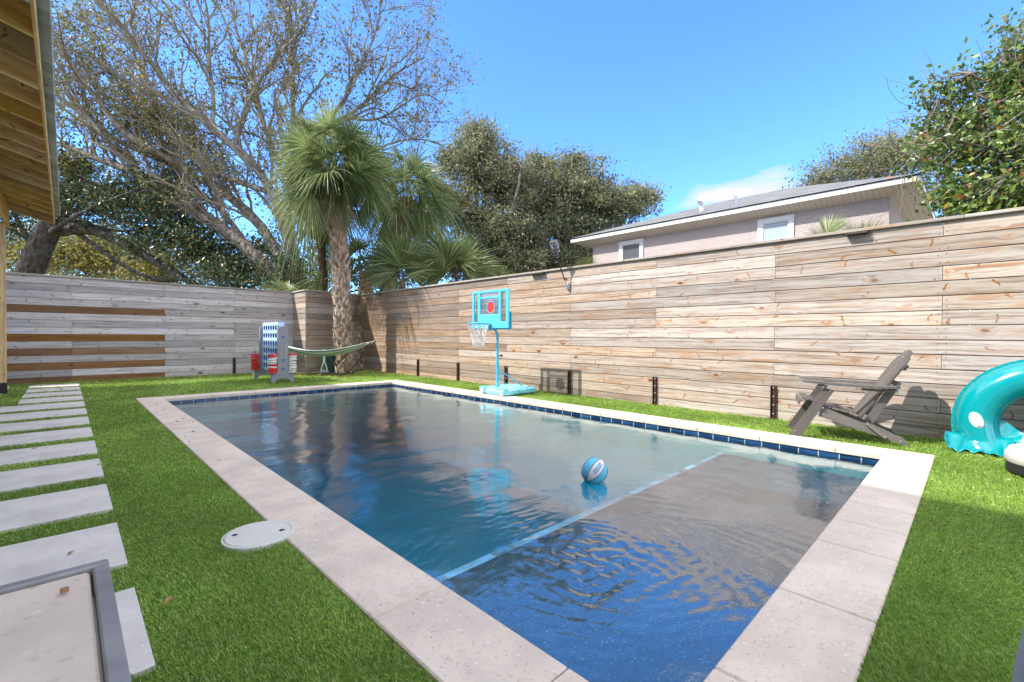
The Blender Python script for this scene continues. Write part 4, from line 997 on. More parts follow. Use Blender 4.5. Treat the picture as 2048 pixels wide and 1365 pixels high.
for i in range(361):
    a=2*math.pi*i/360; ru=.004*math.sin(i*1.3)+.003*math.sin(i*2.3); row=[]
    for e in (0,.012,.024):
        R_=Rm+rm*1.0+e-.004; p=TC+np.array([0,1,0])*R_*math.cos(a)+lean*R_*math.sin(a)-tn*(ru*e/.012*.5)
        if p[2]<.012+e*.2: p[2]=.012+e*.2
        row.append(p)
    G.append(row)
mb.sheet(G); mb.build('seam_flange',M['teal'],fl,smooth=180,recalc=False)
# slack vinyl skirt on the grass and the sling across the hole
mb=MB(); G=[]
for i in range(90):
    t=i/89; row=[]
    for j in range(9):
        v=j/8; x=5.99-.20*v-.02*math.sin(t*9); y=.20-.44*t; v=v*max(.05,min(1,t/.14,(1-t)/.14))**.5; z=.13*(1-v)**1.5+.012+.012*math.sin(t*31+v*4)*v
        row.append((x+.02*math.sin(t*23)*v,y,z))
    G.append(row)
mb.sheet(G); o=mb.build('slack_skirt',M['teal'],fl,smooth=180,recalc=False); o.modifiers.new('v','SOLIDIFY').thickness=.006
mb=MB(); G=[]
for i in range(40):
    t=i/39; row=[]
    for j in range(24):
        v=j/23; y=-.13-.50*v; z=.30-.20*v*t-.21*t+.02*math.sin(v*14+t*6); x=5.99+.03*math.sin(v*8)+.06*(1-t)-.05*t
        row.append((x,y,max(.012,z-.10*math.sin(math.pi*v)*(1-t)-.0)))
    G.append(row)
mb.sheet(G); o=mb.build('sling',M['teal'],fl,smooth=180,recalc=False); o.modifiers.new('v','SOLIDIFY').thickness=.006
mb=MB(); hp_=TC+np.array([0,1,0])*(Rm+.02)*math.cos(2.9-math.pi)*1.0
hc=TC+np.array([0,1,0])*Rm+lean*.02-tn*(rm*.97)
mb.lathe([(0,-.02),(.050,-.02),(.056,.0),(.052,.008),(.035,.015),(0,.017)],hc,28,frame((0,.78,-.25),(0,.45,1.35),-tn)); 
gp=mb.build('grip',M['white'],fl,smooth=60)
mb=MB(); mb.box(hc-tn*.010+np.array([0,-.02,-.048]),(.016,.028,.012),1,.003); mb.build('grip_slot',M['table_metal'],gp)

# ---- grey plastic pillar foot at the right edge
pf=thing('umbrella_base',(5.24,-.43,0),'warm grey plastic flared base standing on the grass at the right edge','umbrella base')
mb=MB(); mb.lathe([(0,.0),(.245,.0),(.262,.02),(.262,.085),(.245,.10),(0,.10)],(5.24,-.43,0),40); mb.build('skirt',M['black'],pf,smooth=35)
mb=MB(); mb.lathe([(.2,.09),(.262,.088),(.272,.11),(.268,.155),(.245,.195),(.19,.215),(.182,.235),(.152,.40),(.150,.405),(.146,.41),(.115,.60),(.10,.64),(.06,.66),(0,.66)],(5.24,-.43,0),40); mb.build('column',M['base_grey'],pf,smooth=35)
v_=np.array([-.80,-.60,0])*-1; an=math.atan2(.34-1.0,-5.16*.18); 
dn=np.array([-.93,.36,0]); dn=np.array([-.985,.17,0]); tnv=np.array([-dn[1],dn[0],0])
mb=MB(); mb.box(np.array([5.24,-.43,.055])+dn*.264,(.05,.004,.06),0,.001,frame(tnv,dn,(0,0,1))); mb.build('label_plate',M['label_white'],pf)

# ---- stone-topped steel table in the near left corner
tb=thing('side_table',(-.36,.4,0),'stone topped table with grey steel frame close to camera at lower left','table')
TX,TY,TZ=.041,.837,.72
mb=MB(); fw=.0165
for (x0,x1,y0,y1,ax_) in ((TX-.8,TX,TY-fw,TY,0),(TX-.8,TX,TY-.9,TY-.9+fw,0),(TX-fw,TX,TY-.9+fw+.001,TY-fw-.001,1),(TX-.8,TX-.8+fw,TY-.9+fw+.001,TY-fw-.001,1)):
    mb.box(((x0+x1)/2,(y0+y1)/2,TZ-.016),(x1-x0,y1-y0,.032),ax_,.002)
mb.build('frame',M['table_metal'],tb)
mb=MB(); mb.box((TX-.4,TY-.45,TZ-.013),(.8-2*fw-.006,.9-2*fw-.006,.018),0,.003); mb.build('top_panel',M['tabletop'],tb)
for x in (TX-.02,TX-.78):
    for y in (TY-.02,TY-.88):
        mb=MB(); mb.box((x-.01*0,y,(TZ-.033)/2),(.03,.03,TZ-.034),2,.002); mb.build('leg',M['table_metal'],tb)
mb=MB(); mb.box((.018-.02,.765,TZ+.001),(.008,.0045,.006),0,.002); tag(mb.build('debris',M['tan'],origin=(-.0,.765,TZ)),'small dry seed husk lying on the stone table top','seed')

# ---- cover corner at the right bottom edge
cv=thing('covered_stool',(1.80,-.32,0),'grey fabric covered stool poking in at the lower right edge','stool cover')
def cover(mb,cx,cy):
    n=40; G=[]
    for i in range(n):
        a=2*math.pi*i/n; row=[]
        for z,r in ((0.012,.255),(.10,.235),(.22,.225),(.33,.215),(.395,.20),(.42,.17),(.425,.0)):
            q=(abs(math.cos(a))**5+abs(math.sin(a))**5)**(-1/5); w_=1+.03*math.sin(7*a+z*9)*(1-z*1.5)
            row.append((cx+r*q*w_*math.cos(a+.75),cy+r*q*w_*math.sin(a+.75),z))
        G.append(row)
    mb.sheet(G,close_u=True)
mb=MB(); cover(mb,1.65,-.355); mb.build('fabric_cover',M['cover_grey'],cv,smooth=60)

# ---- skimmer lid let into turf and coping
ld=thing('skimmer_lid',(.705,2.56,0),'round cream plastic skimmer lid beside the pool coping','skimmer lid')
mb=MB(); LC=(.702,2.562); mb.lathe([(0,-.02),(.142,-.02),(.150,-.01),(.150,.012),(.146,.015),(0,.016)],(*LC,.0),64); mb.build('cover',M['lid'],ld,smooth=30)
mb=MB(); mb.lathe([(.152,-.02),(.164,-.02),(.164,.010),(.161,.0125),(.153,.0125)],(*LC,.0),64,closed=True); mb.build('collar',M['lid'],ld,smooth=30)
for s in (-1,1):
    mb=MB(); mb.box((LC[0]+s*.095,LC[1]-s*.05,.0165),(.022,.022,.002),0,.0005,rotz(.3)); mb.build('finger_hole',M['black'],ld)

# ---- wire-basket garden torch on its bracket
gt=thing('garden_torch',(FX-.04,5.09,1.9),'black wire basket torch leaning from a white bracket on the fence','torch')
b0_=np.array([FX-.05,5.09,1.90]); b1_=np.array([6.255,5.128,2.14]); b2_=np.array([6.17,5.165,2.40]); b3_=np.array([6.10,5.20,2.70])
mb=MB(); mb.box((FX-.018,5.09,1.915),(.034,.05,.12),2,.008); mb.tube([(FX-.03,5.09,1.88),b0_+[0,0,-.02],b0_*.55+b1_*.45],[.016,.02,.016],12); mb.build('bracket',M['tool_grey'],gt,smooth=40)
mb=MB(); mb.tube([b0_*.5+b1_*.5,b2_],[.011,.012],12); mb.build('stem',M['black'],gt,smooth=40)
axb=b3_-b2_; Lb=np.linalg.norm(axb); axb/=Lb; e1=np.cross(axb,(0,1,0)); e1/=np.linalg.norm(e1); e2=np.cross(axb,e1)
mb=MB()
def bask(t,a): r=.015+.062*math.sin(min(1,t*1.15)*math.pi/2)*(1 if t<.85 else 1-.2*(t-.85)/.15); return b2_+axb*Lb*t+(e1*math.cos(a)+e2*math.sin(a))*r
for i in range(18): mb.tube([bask(t,2*math.pi*i/18+t*.8) for t in np.linspace(0,1,9)],.0022,4)
for t in (.15,.35,.55,.75,.95,1.0): mb.tube([bask(t,a) for a in np.linspace(0,2*math.pi,25)],.003,5)
mb.build('wire_basket',M['table_metal'],gt)
mb=MB(); mb.lathe([(0,0),(.03,.0),(.045,.10),(.03,.2),(0,.22)],b2_+axb*.02,16,frame(e1,e2,axb)); mb.build('burner',M['black'],gt,smooth=40)

# ---- ball floating on the water
BC=np.array([2.89,2.04,-.002]); BR=.1005
vw=np.array([0,0,CAMZ])-BC; vw/=np.linalg.norm(vw); rt=np.cross((0,0,1),vw); rt/=np.linalg.norm(rt); upv=np.cross(vw,rt)
axis=.56*rt+.77*upv-.30*vw; axis/=np.linalg.norm(axis)
ref=vw+.10*rt; ref-=axis*(ref@axis); ref/=np.linalg.norm(ref); bi=np.cross(axis,ref)
bl=thing('pool_basketball',tuple(BC),'aqua and white rubber basketball floating on the pool water','ball')
def sph(lat,lon,r=BR): return BC+r*(axis*math.sin(lat)+math.cos(lat)*(ref*math.cos(lon)+bi*math.sin(lon)))
mb=MB()
for g_ in range(8):
    G=[[sph(-math.pi/2+math.pi*j/36,(g_-.5)*math.pi/4+math.pi/4*i/8) for j in range(37)] for i in range(9)]
    mb.sheet(G,tone=1.0 if g_%2==0 else 0.0)
mb.build('panels',M['ball'],bl,smooth=180)
mb=MB()
for g_ in range(8):
    mb.tube([sph(-math.pi/2+math.pi*j/36,(g_+.5)*math.pi/4,BR+.0003) for j in range(37)],.0022,6)
mb.build('seam_lines',M['black'],bl,smooth=180)
mb=MB(); rr=random.Random(12)
for row,(lo,sc_) in enumerate(((.10,1.0),(-.08,.9))):
    la=-.42+.05*row
    while la<.52:
        h=.085*sc_; w=.075
        kinds=[[(0,-1),(0,1),(1,.5),(0,0)],[(0,1),(0,-1),(1,-1),(1,1)],[(1,1),(0,.6),(0,-.6),(1,-1)],[(0,-1),(.5,1),(1,-1)],[(0,1),(.5,-1),(1,1)],[(0,-1),(0,1),(1,-1),(1,1)]]
        kd=rr.choice(kinds); pts=[sph(la+a_*w,lo+b_*h*.5,BR+.0006) for a_,b_ in kd]
        P=[pts[0]]
        for a_,b_ in zip(pts[:-1],pts[1:]): P+= [a_*(1-t)+b_*t for t in (.33,.66,1)]
        P=[BC+(p-BC)/np.linalg.norm(p-BC)*(BR+.0004) for p in P]
        mb.tube(P,.0034,5); la+=w*1.45
mb.build('printed_lettering',M['aqua_pole'],bl,smooth=180)

# ---- fallen leaves and twigs
mb=MB(); rr=np.random.default_rng(11)
def scatter(n,x0,x1,y0,y1,z,smin,smax):
    P=np.stack([rr.uniform(x0,x1,n),rr.uniform(y0,y1,n),np.full(n,z)+rr.uniform(0,.004,n)],1); a=rr.uniform(0,6.28,n); L=rr.uniform(smin,smax,n); w=L*rr.uniform(.28,.5,n)
    d1=np.stack([np.cos(a),np.sin(a),rr.uniform(-.15,.25,n)],1)*L[:,None]; d2=np.stack([-np.sin(a),np.cos(a),rr.uniform(-.3,.3,n)],1)*w[:,None]
    mb.quads(P,P+d1*.5+d2*.5+[0,0,.006],P+d1,P+d1*.5-d2*.5+[0,0,.004])
scatter(520,-2.5,6.3,11.2,13.55,.026,.04,.09); scatter(260,4.3,6.3,10.2,12.9,.026,.04,.09); scatter(60,.25,5.4,9.45,11.2,.026,.03,.08)
scatter(16,.22,.76,1.6,9.2,.024,.025,.06); scatter(14,.8,1.08,3.5,9.2,.009,.03,.07); scatter(22,5.45,6.35,.3,9.2,.026,.03,.06); scatter(13,2.2,5.6,-.9,.2,.026,.03,.07); scatter(9,-.4,.2,2.2,9,.010,.03,.06)
tag(mb.build('fallen_leaves',M['litter'],recalc=False),'brown dry oak leaves scattered over the lawn','leaf litter',kind='stuff')

# ================================================================== VEGETATION
def wander(rng,p,d,L,n,curl,up):
    pts=[np.array(p,float)]; d=np.array(d,float); d/=np.linalg.norm(d)
    for i in range(n):
        d=d+rng.normal(0,curl,3)+np.array([0,0,up]); d/=np.linalg.norm(d); pts.append(pts[-1]+d*L/n)
    return np.array(pts)
def resample(P,n):
    P=np.asarray(P,float); s=np.concatenate([[0],np.cumsum(np.linalg.norm(np.diff(P,axis=0),axis=1))]); t=np.linspace(0,s[-1],n)
    return np.stack([np.interp(t,s,P[:,k]) for k in range(3)],1)
def smooth_path(P,n):
    Q=resample(P,n)
    for _ in range(3): Q[1:-1]=(Q[:-2]+2*Q[1:-1]+Q[2:])/4
    return Q
def grow(rng,limbs,levels):
    """limbs: list of (points, radii). levels: list of dict(n,len,ang,up,curl,r,seg,t0). -> list per level"""
    out=[limbs]; cur=limbs
    for lv in levels:
        nxt=[]
        for P,R in cur:
            Ltot=np.linalg.norm(np.diff(P,axis=0),axis=1).sum(); n=max(1,int(round(lv['n']*(Ltot if lv.get('per_m') else 1)+rng.uniform(-.5,.5))))
            for k in range(n):
                t=lv['t0']+(1-lv['t0'])*(k+rng.random())/n; f=t*(len(P)-1); i=min(int(f),len(P)-2); a=f-i
                p=P[i]*(1-a)+P[i+1]*a; T=P[i+1]-P[i]; T/=np.linalg.norm(T)+1e-9; r=R[i]*(1-a)+R[i+1]*a
                q=rng.normal(0,1,3); q-=T*(q@T); q/=np.linalg.norm(q)+1e-9
                an=math.radians(rng.uniform(*lv['ang'])); d=T*math.cos(an)+q*math.sin(an)+np.array([0,0,lv['up']])+np.array(lv.get('push',(0,0,0)))
                L=lv['len']*rng.uniform(.6,1.25)*(1-.35*t)
                C=wander(rng,p,d,L,lv['seg'],lv['curl'],lv.get('lift',.05)); r0=min(r*.7,lv['r']*rng.uniform(.7,1.2)); nxt.append((C,np.linspace(r0,r0*.35,len(C))))
        out.append(nxt); cur=nxt
    return out
def leaves(mb,P,rng,size,aspect=.42,up=.25,jit=.5):
    n=len(P); a=rng.normal(0,1,(n,3)); a[:,2]+=up; a/=np.linalg.norm(a,axis=1)[:,None]
    b=rng.normal(0,1,(n,3)); b-=a*(a*b).sum(1)[:,None]; b/=np.linalg.norm(b,axis=1)[:,None]
    L=(size*rng.uniform(1-jit,1+jit,n))[:,None]; w=L*aspect
    nn=np.cross(a,b)
    mb.quads(P,P+a*L*.5+b*w*.5+nn*L*.08,P+a*L,P+a*L*.5-b*w*.5+nn*L*.08)
def along(rng,brs,per,jit):
    out=[]
    for P,R in brs:
        k=rng.poisson(per)
        if k==0: continue
        t=rng.uniform(.15,1,k)*(len(P)-1); i=np.minimum(t.astype(int),len(P)-2); a=(t-i)[:,None]
        out.append(P[i]*(1-a)+P[i+1]*a+rng.normal(0,jit,(k,3)))
    return np.concatenate(out) if out else np.zeros((0,3))
def put_branches(mb,brs,k):
    for P,R in brs: mb.tube(P,R,k,cap=False,rnd=0.5)

# ---- the big half-bare oak behind the far corner
rng=np.random.default_rng(21)
def limb(pts,r0,r1,n=16):
    P=smooth_path([at(x,y,D*1.2) for x,y,D in pts],n); return (P,1.2*np.linspace(r0**.8,r1**.8,n)**1.25)
oak_l=[
 limb([(600,600,14.6),(585,576,14.6),(505,505,14.8),(461,461,15.0),(396,430,15.2),(334,378,15.4),(281,347,15.6),(237,334,15.8),(176,312,16),(120,290,16.2)],.27,.07),
 limb([(590,590,14.7),(549,479,14.9),(527,444,15),(457,387,15.3),(382,347,15.5),(308,316,15.8),(246,286,16),(189,264,16.2),(145,233,16.4),(90,190,16.6)],.19,.04),
 limb([(382,347,15.5),(325,308,15.2),(246,272,14.9),(202,211,14.7),(163,154,14.6),(110,88,14.5),(70,30,14.4)],.12,.03),
 limb([(608,600,14.5),(571,466,14.4),(567,431,14.3),(545,387,14.2),(545,360,14.2),(519,325,14.1),(483,299,14),(422,268,13.8),(391,237,13.7),(352,189,13.6),(308,132,13.4),(246,66,13.2),(198,0,13)],.19,.035),
 limb([(545,387,14.2),(483,365,14.4),(440,352,14.6),(409,347,14.7),(374,308,14.9),(338,264,15),(308,200,15.1),(270,120,15.2),(250,40,15.3)],.09,.025),
 limb([(612,600,14.6),(583,495,14.8),(575,443,15),(579,381,15.1),(590,300,15.2),(583,200,15.3),(592,100,15.4),(570,10,15.5)],.16,.03),
 limb([(579,381,15.1),(560,330,15.5),(520,240,15.9),(505,150,16.2),(470,60,16.4),(455,-30,16.6)],.09,.025),
 limb([(590,330,15.2),(640,270,15.4),(690,235,15.6),(745,195,15.7),(780,150,15.8),(850,115,15.9)],.085,.02),
 limb([(640,270,15.4),(700,180,15.0),(735,110,14.8),(760,40,14.7),(765,-30,14.6)],.06,.02),
 limb([(690,235,15.6),(750,245,15.8),(800,215,15.9),(850,180,16),(895,215,16.1)],.05,.015),
 limb([(422,268,13.8),(430,200,13.9),(415,120,14),(420,40,14.1),(400,-40,14.2)],.07,.02),
 limb([(470,290,14),(500,200,14.3),(540,120,14.5),(610,60,14.6),(640,-20,14.7)],.075,.02),
 limb([(396,430,15.2),(340,330,15.9),(300,230,16.4),(215,150,16.6),(170,40,16.8)],.09,.02),
 limb([(281,347,15.6),(220,290,15.2),(150,200,14.9),(120,120,14.8)],.07,.02),
 limb([(505,505,14.8),(430,400,15.8),(390,380,16.2),(330,400,16.5),(290,395,16.7),(250,360,16.9)],.10,.03),
 limb([(600,480,15.1),(650,400,15.6),(700,330,16),(760,290,16.2),(850,270,16.4),(900,300,16.6)],.08,.02),
]
lv=[dict(n=2.0,per_m=True,len=3.6,ang=(18,50),up=.62,push=(-.10,0,0),curl=.20,r=.060,seg=11,t0=.2,lift=.05),
    dict(n=2.3,per_m=True,len=1.45,ang=(20,55),up=.32,curl=.25,r=.027,seg=7,t0=.12,lift=.03),
    dict(n=4.0,per_m=True,len=.65,ang=(20,60),up=.15,curl=.26,r=.012,seg=4,t0=.1,lift=.02)]
G=grow(rng,oak_l,lv)
oak=thing('oak_tree',tuple(at(600,600,17.5)*[1,1,0]),'huge grey half bare oak with leaning limbs rising behind the far corner fence','tree')
mb=MB(); put_branches(mb,G[0],12); 
p0=at(600,600,17.5); mb.tube([p0+[.1,.1,-2.6],p0+[.05,.05,-1.2],p0],[.5,.42,.33],14)
mb.build('trunk',M['oak_bark'],oak,smooth=180,recalc=False)
mb=MB(); put_branches(mb,G[1],7); put_branches(mb,G[2],5); put_branches(mb,G[3],3)
mb.build('branches',M['twig'],oak,smooth=180,recalc=False)
mb=MB(); P=along(rng,G[3],3.4,.07); P2=along(rng,G[2],2.5,.16); leaves(mb,np.vstack([P,P2]),rng,.11,.5)
# denser leaf pockets
def pocket(c,sx,n): return np.array(c)+rng.normal(0,1,(n,3))*np.array(sx)
pk=[pocket(at(470,180,17.5),(.9,.9,.7),500),pocket(at(640,120,17.8),(.9,.9,.7),420),pocket(at(720,170,18.2),(.9,.9,.6),420),pocket(at(600,60,18),(1.,1.,.6),380),pocket(at(350,60,17),(1.,1.,.7),420),pocket(at(820,230,19),(.7,.7,.5),380)]+[pocket(at(px,py,D*1.2),(.46,.46,.32),int(n*1.7)) for px,py,D,n in ((290,225,15.3,420),(330,250,15.3,380),(240,190,15.5,260),(260,245,15.6,330),(370,235,15,200),(150,110,15.2,260),(130,40,15.2,260),(200,90,15.3,180),(420,300,15.4,200),(350,300,15.5,260),(150,330,15.8,420),(120,230,15.8,280),(200,20,15,200),(560,470,15,160),(520,330,15,180))]
leaves(mb,np.concatenate(pk),rng,.125,.5)
mb.build('leaves',M['oak_leaf'],oak,recalc=False)

def clump_tree(name,label,group,base,trunk,blobs,leafm,barkm,twigm,nclump,per,lsize,sig,seed,asp=.5,nlimb=7,bare=0,rtr=.16,category='tree'):
    """trunk polyline, crown of ellipsoid blobs (centre, radii, weight) filled with leaf clumps on twigs"""
    rng=np.random.default_rng(seed); root=thing(name,tuple(base),label,category,group)
    mb=MB(); T=smooth_path(trunk,12); mb.tube(T,np.linspace(rtr,rtr*.55,12),10); cents=[]
    w=np.array([b[2] for b in blobs],float); w/=w.sum()
    for i,b in enumerate(blobs):
        k=int(nclump*w[i]); d=rng.normal(0,1,(k,3)); d/=np.linalg.norm(d,axis=1)[:,None]; r=rng.uniform(0,1,k)**(1/2.3)*(1+.22*rng.normal(0,1,k).clip(-1,1.6))
        cents.append(np.array(b[0])+d*r[:,None]*np.array(b[1]))
    C=np.concatenate(cents); limbs=[]
    for b in blobs:
        for _ in range(max(1,nlimb//len(blobs)+1)):
            t=rng.uniform(.35,1); s=T[int(t*11)]; e=np.array(b[0])+rng.normal(0,.55,3)*np.array(b[1]); m_=(s+e)/2+rng.normal(0,.15,3)*np.linalg.norm(e-s)
            L=smooth_path([s,m_,e],10); limbs.append((L,np.linspace(min(.11,rtr*.45),min(.03,rtr*.12),10)))
    for P,R in limbs: mb.tube(P,R,7,cap=False)
    mb.build('trunk',barkm,root,smooth=180,recalc=False)
    LP=np.concatenate([p for p,_ in limbs]+[T[6:]]); mb=MB()
    for c in C[:: max(1,int(len(C)/900))]:
        d=np.linalg.norm(LP-c,axis=1); s=LP[np.argmin(d)]; m_=(s+c)/2+rng.normal(0,.10,3)*d.min(); mb.tube(np.array([s,m_,c]),[.016,.010,.004],3,cap=False)
    for _ in range(bare):
        c=C[rng.integers(len(C))]; dd=c-np.average([b[0] for b in blobs],axis=0,weights=w); dd/=np.linalg.norm(dd)+1e-9
        P=wander(rng,c,dd+rng.normal(0,.6,3)+np.array([0,0,.35]),rng.uniform(.35,1.0),5,.22,.03); mb.tube(P,np.linspace(.009,.003,6),3,cap=False)
    mb.build('branches',twigm,root,smooth=180,recalc=False)
    n=rng.poisson(per,len(C)); sg=sig*rng.uniform(.6,1.4,len(C)); P=np.repeat(C,n,axis=0)+rng.normal(0,1,(n.sum(),3))*np.repeat(sg,n)[:,None]*np.array([1,1,.75])
    mb=MB(); leaves(mb,P,rng,lsize,asp); mb.build('crown',leafm,root,recalc=False)
    return root
def blob(px,py,D,rx,ry,rz,w): return (at(px,py,D),(rx,ry,rz),w)
# dark evergreen oak at the far left: thick leaning trunk, low limb and dense dark leaves
D=19.5
dk=clump_tree('oak_tree','dark leafy oak with thick leaning trunk behind the left end of the far fence',None,at(60,600,D)*[1,1,0],
  [at(20,760,D),at(45,570,D),at(75,500,D),at(108,440,D),at(130,390,D),at(170,320,D)],
  [blob(160,400,19.03,1.46,1.46,1.10,1.3),blob(260,400,18.79,1.46,1.46,1.04,1.4),blob(350,430,18.54,1.22,1.22,0.98,1.1),blob(400,500,18.30,1.34,1.34,0.92,1.5),blob(470,540,18.06,1.34,1.22,0.55,1.0),blob(300,480,18.91,1.22,1.22,0.61,.6),
   blob(520,500,18.54,0.98,0.98,0.61,.5),blob(130,330,19.40,1.10,1.10,0.98,.8),blob(10,440,19.52,1.34,1.34,1.22,.7),blob(330,370,18.79,1.10,1.10,0.73,.5)],
  M['dark_leaf'],M['dark_bark'],M['dark_bark'],1250,24,.135,.28,31,.5,5,120,.60)
mb=MB(); mb.tube(smooth_path([at(95,465,D),at(180,452,D-.3),at(245,485,D-.6),at(330,535,D-.8),at(400,575,D-1.0)],14),np.linspace(.27,.12,14),10); mb.build('low_limb',M['dark_bark'],dk,smooth=180,recalc=False)
# bright shrubs beyond
clump_tree('shrub','pale sunlit yellow green shrub far behind the left fence','shrubs behind the far fence',at(200,560,24)*[1,1,0],[at(200,700,24),at(205,560,24),at(210,500,24)],
  [blob(50,510,25,2.0,1.5,1.8,1.1),blob(140,500,24,1.8,1.5,1.6,1),blob(230,515,24.5,1.8,1.5,1.6,1.2),blob(320,535,24,1.6,1.4,1.3,1)],M['yellow_leaf'],M['twig'],M['twig'],1150,24,.15,.32,41,.5,5,80,.08,'shrub')
# low dark undergrowth that closes the gap over the fences
clump_tree('shrub','dark evergreen undergrowth behind the jog of the far fence','shrubs behind the far fence',at(600,600,17)*[1,1,0],[at(600,700,17),at(600,600,17),at(600,560,17)],
  [blob(480,565,17,1.6,1.2,.6,1),blob(600,540,17.5,1.6,1.4,.9,1.2),blob(720,540,17.5,1.6,1.4,1.0,1.2),blob(830,520,17.5,1.4,1.4,1.1,1)],M['dark_leaf'],M['dark_bark'],M['dark_bark'],420,22,.13,.3,42,.5,6,30,.1,'shrub')
# middle group of oaks behind the right fence
clump_tree('oak_tree','bushy olive oak with twiggy top behind the palmetto leaves','oaks behind the right fence',at(960,640,16.5)*[1,1,0],[at(960,760,16.5),at(965,600,16.5),at(985,480,16.5),at(975,400,16.5)],
  [blob(960,320,16.3,1.0,1.1,.95,1.1),blob(1010,370,16.5,1.3,1.3,1.0,1.4),blob(930,420,16.6,1.2,1.3,1.1,1.2),blob(1010,470,16.4,1.4,1.4,.9,1.4),blob(900,330,17,.7,.8,.9,.45),blob(960,270,16.3,.55,.6,.45,.35),blob(930,520,16.4,1.2,1.2,.7,1.1),blob(1030,530,16.2,1.2,1.2,.6,1.1)],
  M['olive_leaf'],M['oak_bark'],M['twig'],1250,46,.10,.17,51,.5,12,900,.15)
clump_tree('oak_tree','wide olive oak left of the pink house, its right side reaching over the roof','oaks behind the right fence',at(1150,640,18)*[1,1,0],[at(1140,760,18),at(1135,560,18),at(1130,470,18),at(1150,400,18)],
  [blob(1120,380,17.8,1.5,1.5,1.05,1.5),blob(1190,400,18,1.5,1.5,1.0,1.5),blob(1245,415,18.4,1.2,1.3,.8,1.0),blob(1090,450,17.6,1.5,1.4,1.1,1.4),blob(1170,470,18.2,1.4,1.4,.8,1.0),blob(1150,330,17.9,.9,.9,.45,.5),blob(1285,395,18.6,.6,.7,.45,.35),blob(1075,340,17.7,.7,.7,.5,.5),blob(1050,390,17.4,1.0,1.1,.9,1.0),blob(1110,530,17.4,1.3,1.2,.6,1.0),blob(1170,520,17.6,1.0,1.0,.5,.9),blob(1040,500,17.6,1.2,1.2,.8,.8)],
  M['olive_leaf'],M['oak_bark'],M['twig'],1600,46,.10,.17,52,.5,14,900,.17)
# trees on the right
clump_tree('oak_tree','round topped small leaved oak rising behind the roof of the pink house',None,at(1740,640,20)*[1,1,0],[at(1740,760,20),at(1740,560,20),at(1745,400,20),at(1760,330,20)],
  [blob(1690,345,20,1.5,1.5,.8,1.1),blob(1760,310,20,1.5,1.5,.95,1.3),blob(1820,320,20,1.4,1.4,1.3,1.2),blob(1630,370,20.2,.8,.8,.5,.35),blob(1830,400,19.6,1.2,1.2,1.0,.8)],M['olive_leaf'],M['dark_bark'],M['twig'],900,24,.10,.24,61,.5,10,240,.15)
rv=clump_tree('vine_tree','broad leaved vine covered tree with yellow and red leaves over the right fence',None,np.array([9.2,-1.2,0]),[np.array([9.4,-1.4,0]),np.array([9.3,-1.3,1.6]),np.array([9.2,-1.2,2.8]),np.array([9.2,-1.3,3.8])],
  [blob(2010,190,7.0,.75,.75,.75,1.5),blob(1950,290,7.0,.75,.75,.55,1.4),blob(2050,330,6.6,.9,.9,.7,1.6),blob(1900,260,7.4,.5,.5,.35,.6),blob(2080,100,6.8,.6,.6,.7,.9),blob(2000,400,6.6,.75,.6,.35,1.3),blob(1920,390,6.9,.35,.35,.28,.5),blob(2100,250,6.6,.8,.8,.9,1.0),blob(1885,180,7.2,.28,.28,.18,.25),blob(2110,430,6.2,.7,.6,.5,.8)],
  M['vine_leaf'],M['dark_bark'],M['twig'],1050,17,.078,.14,71,.62,5,160,.06)
mb=MB(); rng=np.random.default_rng(72)
for k in range(22):
    s=at(rng.uniform(1790,1900),rng.uniform(210,330),7.1); mb.tube(wander(rng,s,(-.35,.25,rng.uniform(-.5,.5)),rng.uniform(.5,1.1),8,.25,-.06),np.linspace(.006,.0025,9),4,cap=False)
for px in (1802,1812,1826,1832,1840): mb.tube(wander(rng,at(px,rng.uniform(330,365),7.3),(0,0,-1),rng.uniform(.45,.75),9,.18,-.05),np.linspace(.007,.004,10),4,cap=False)
mb.build('vine_stems',M['twig'],rv,smooth=180,recalc=False)

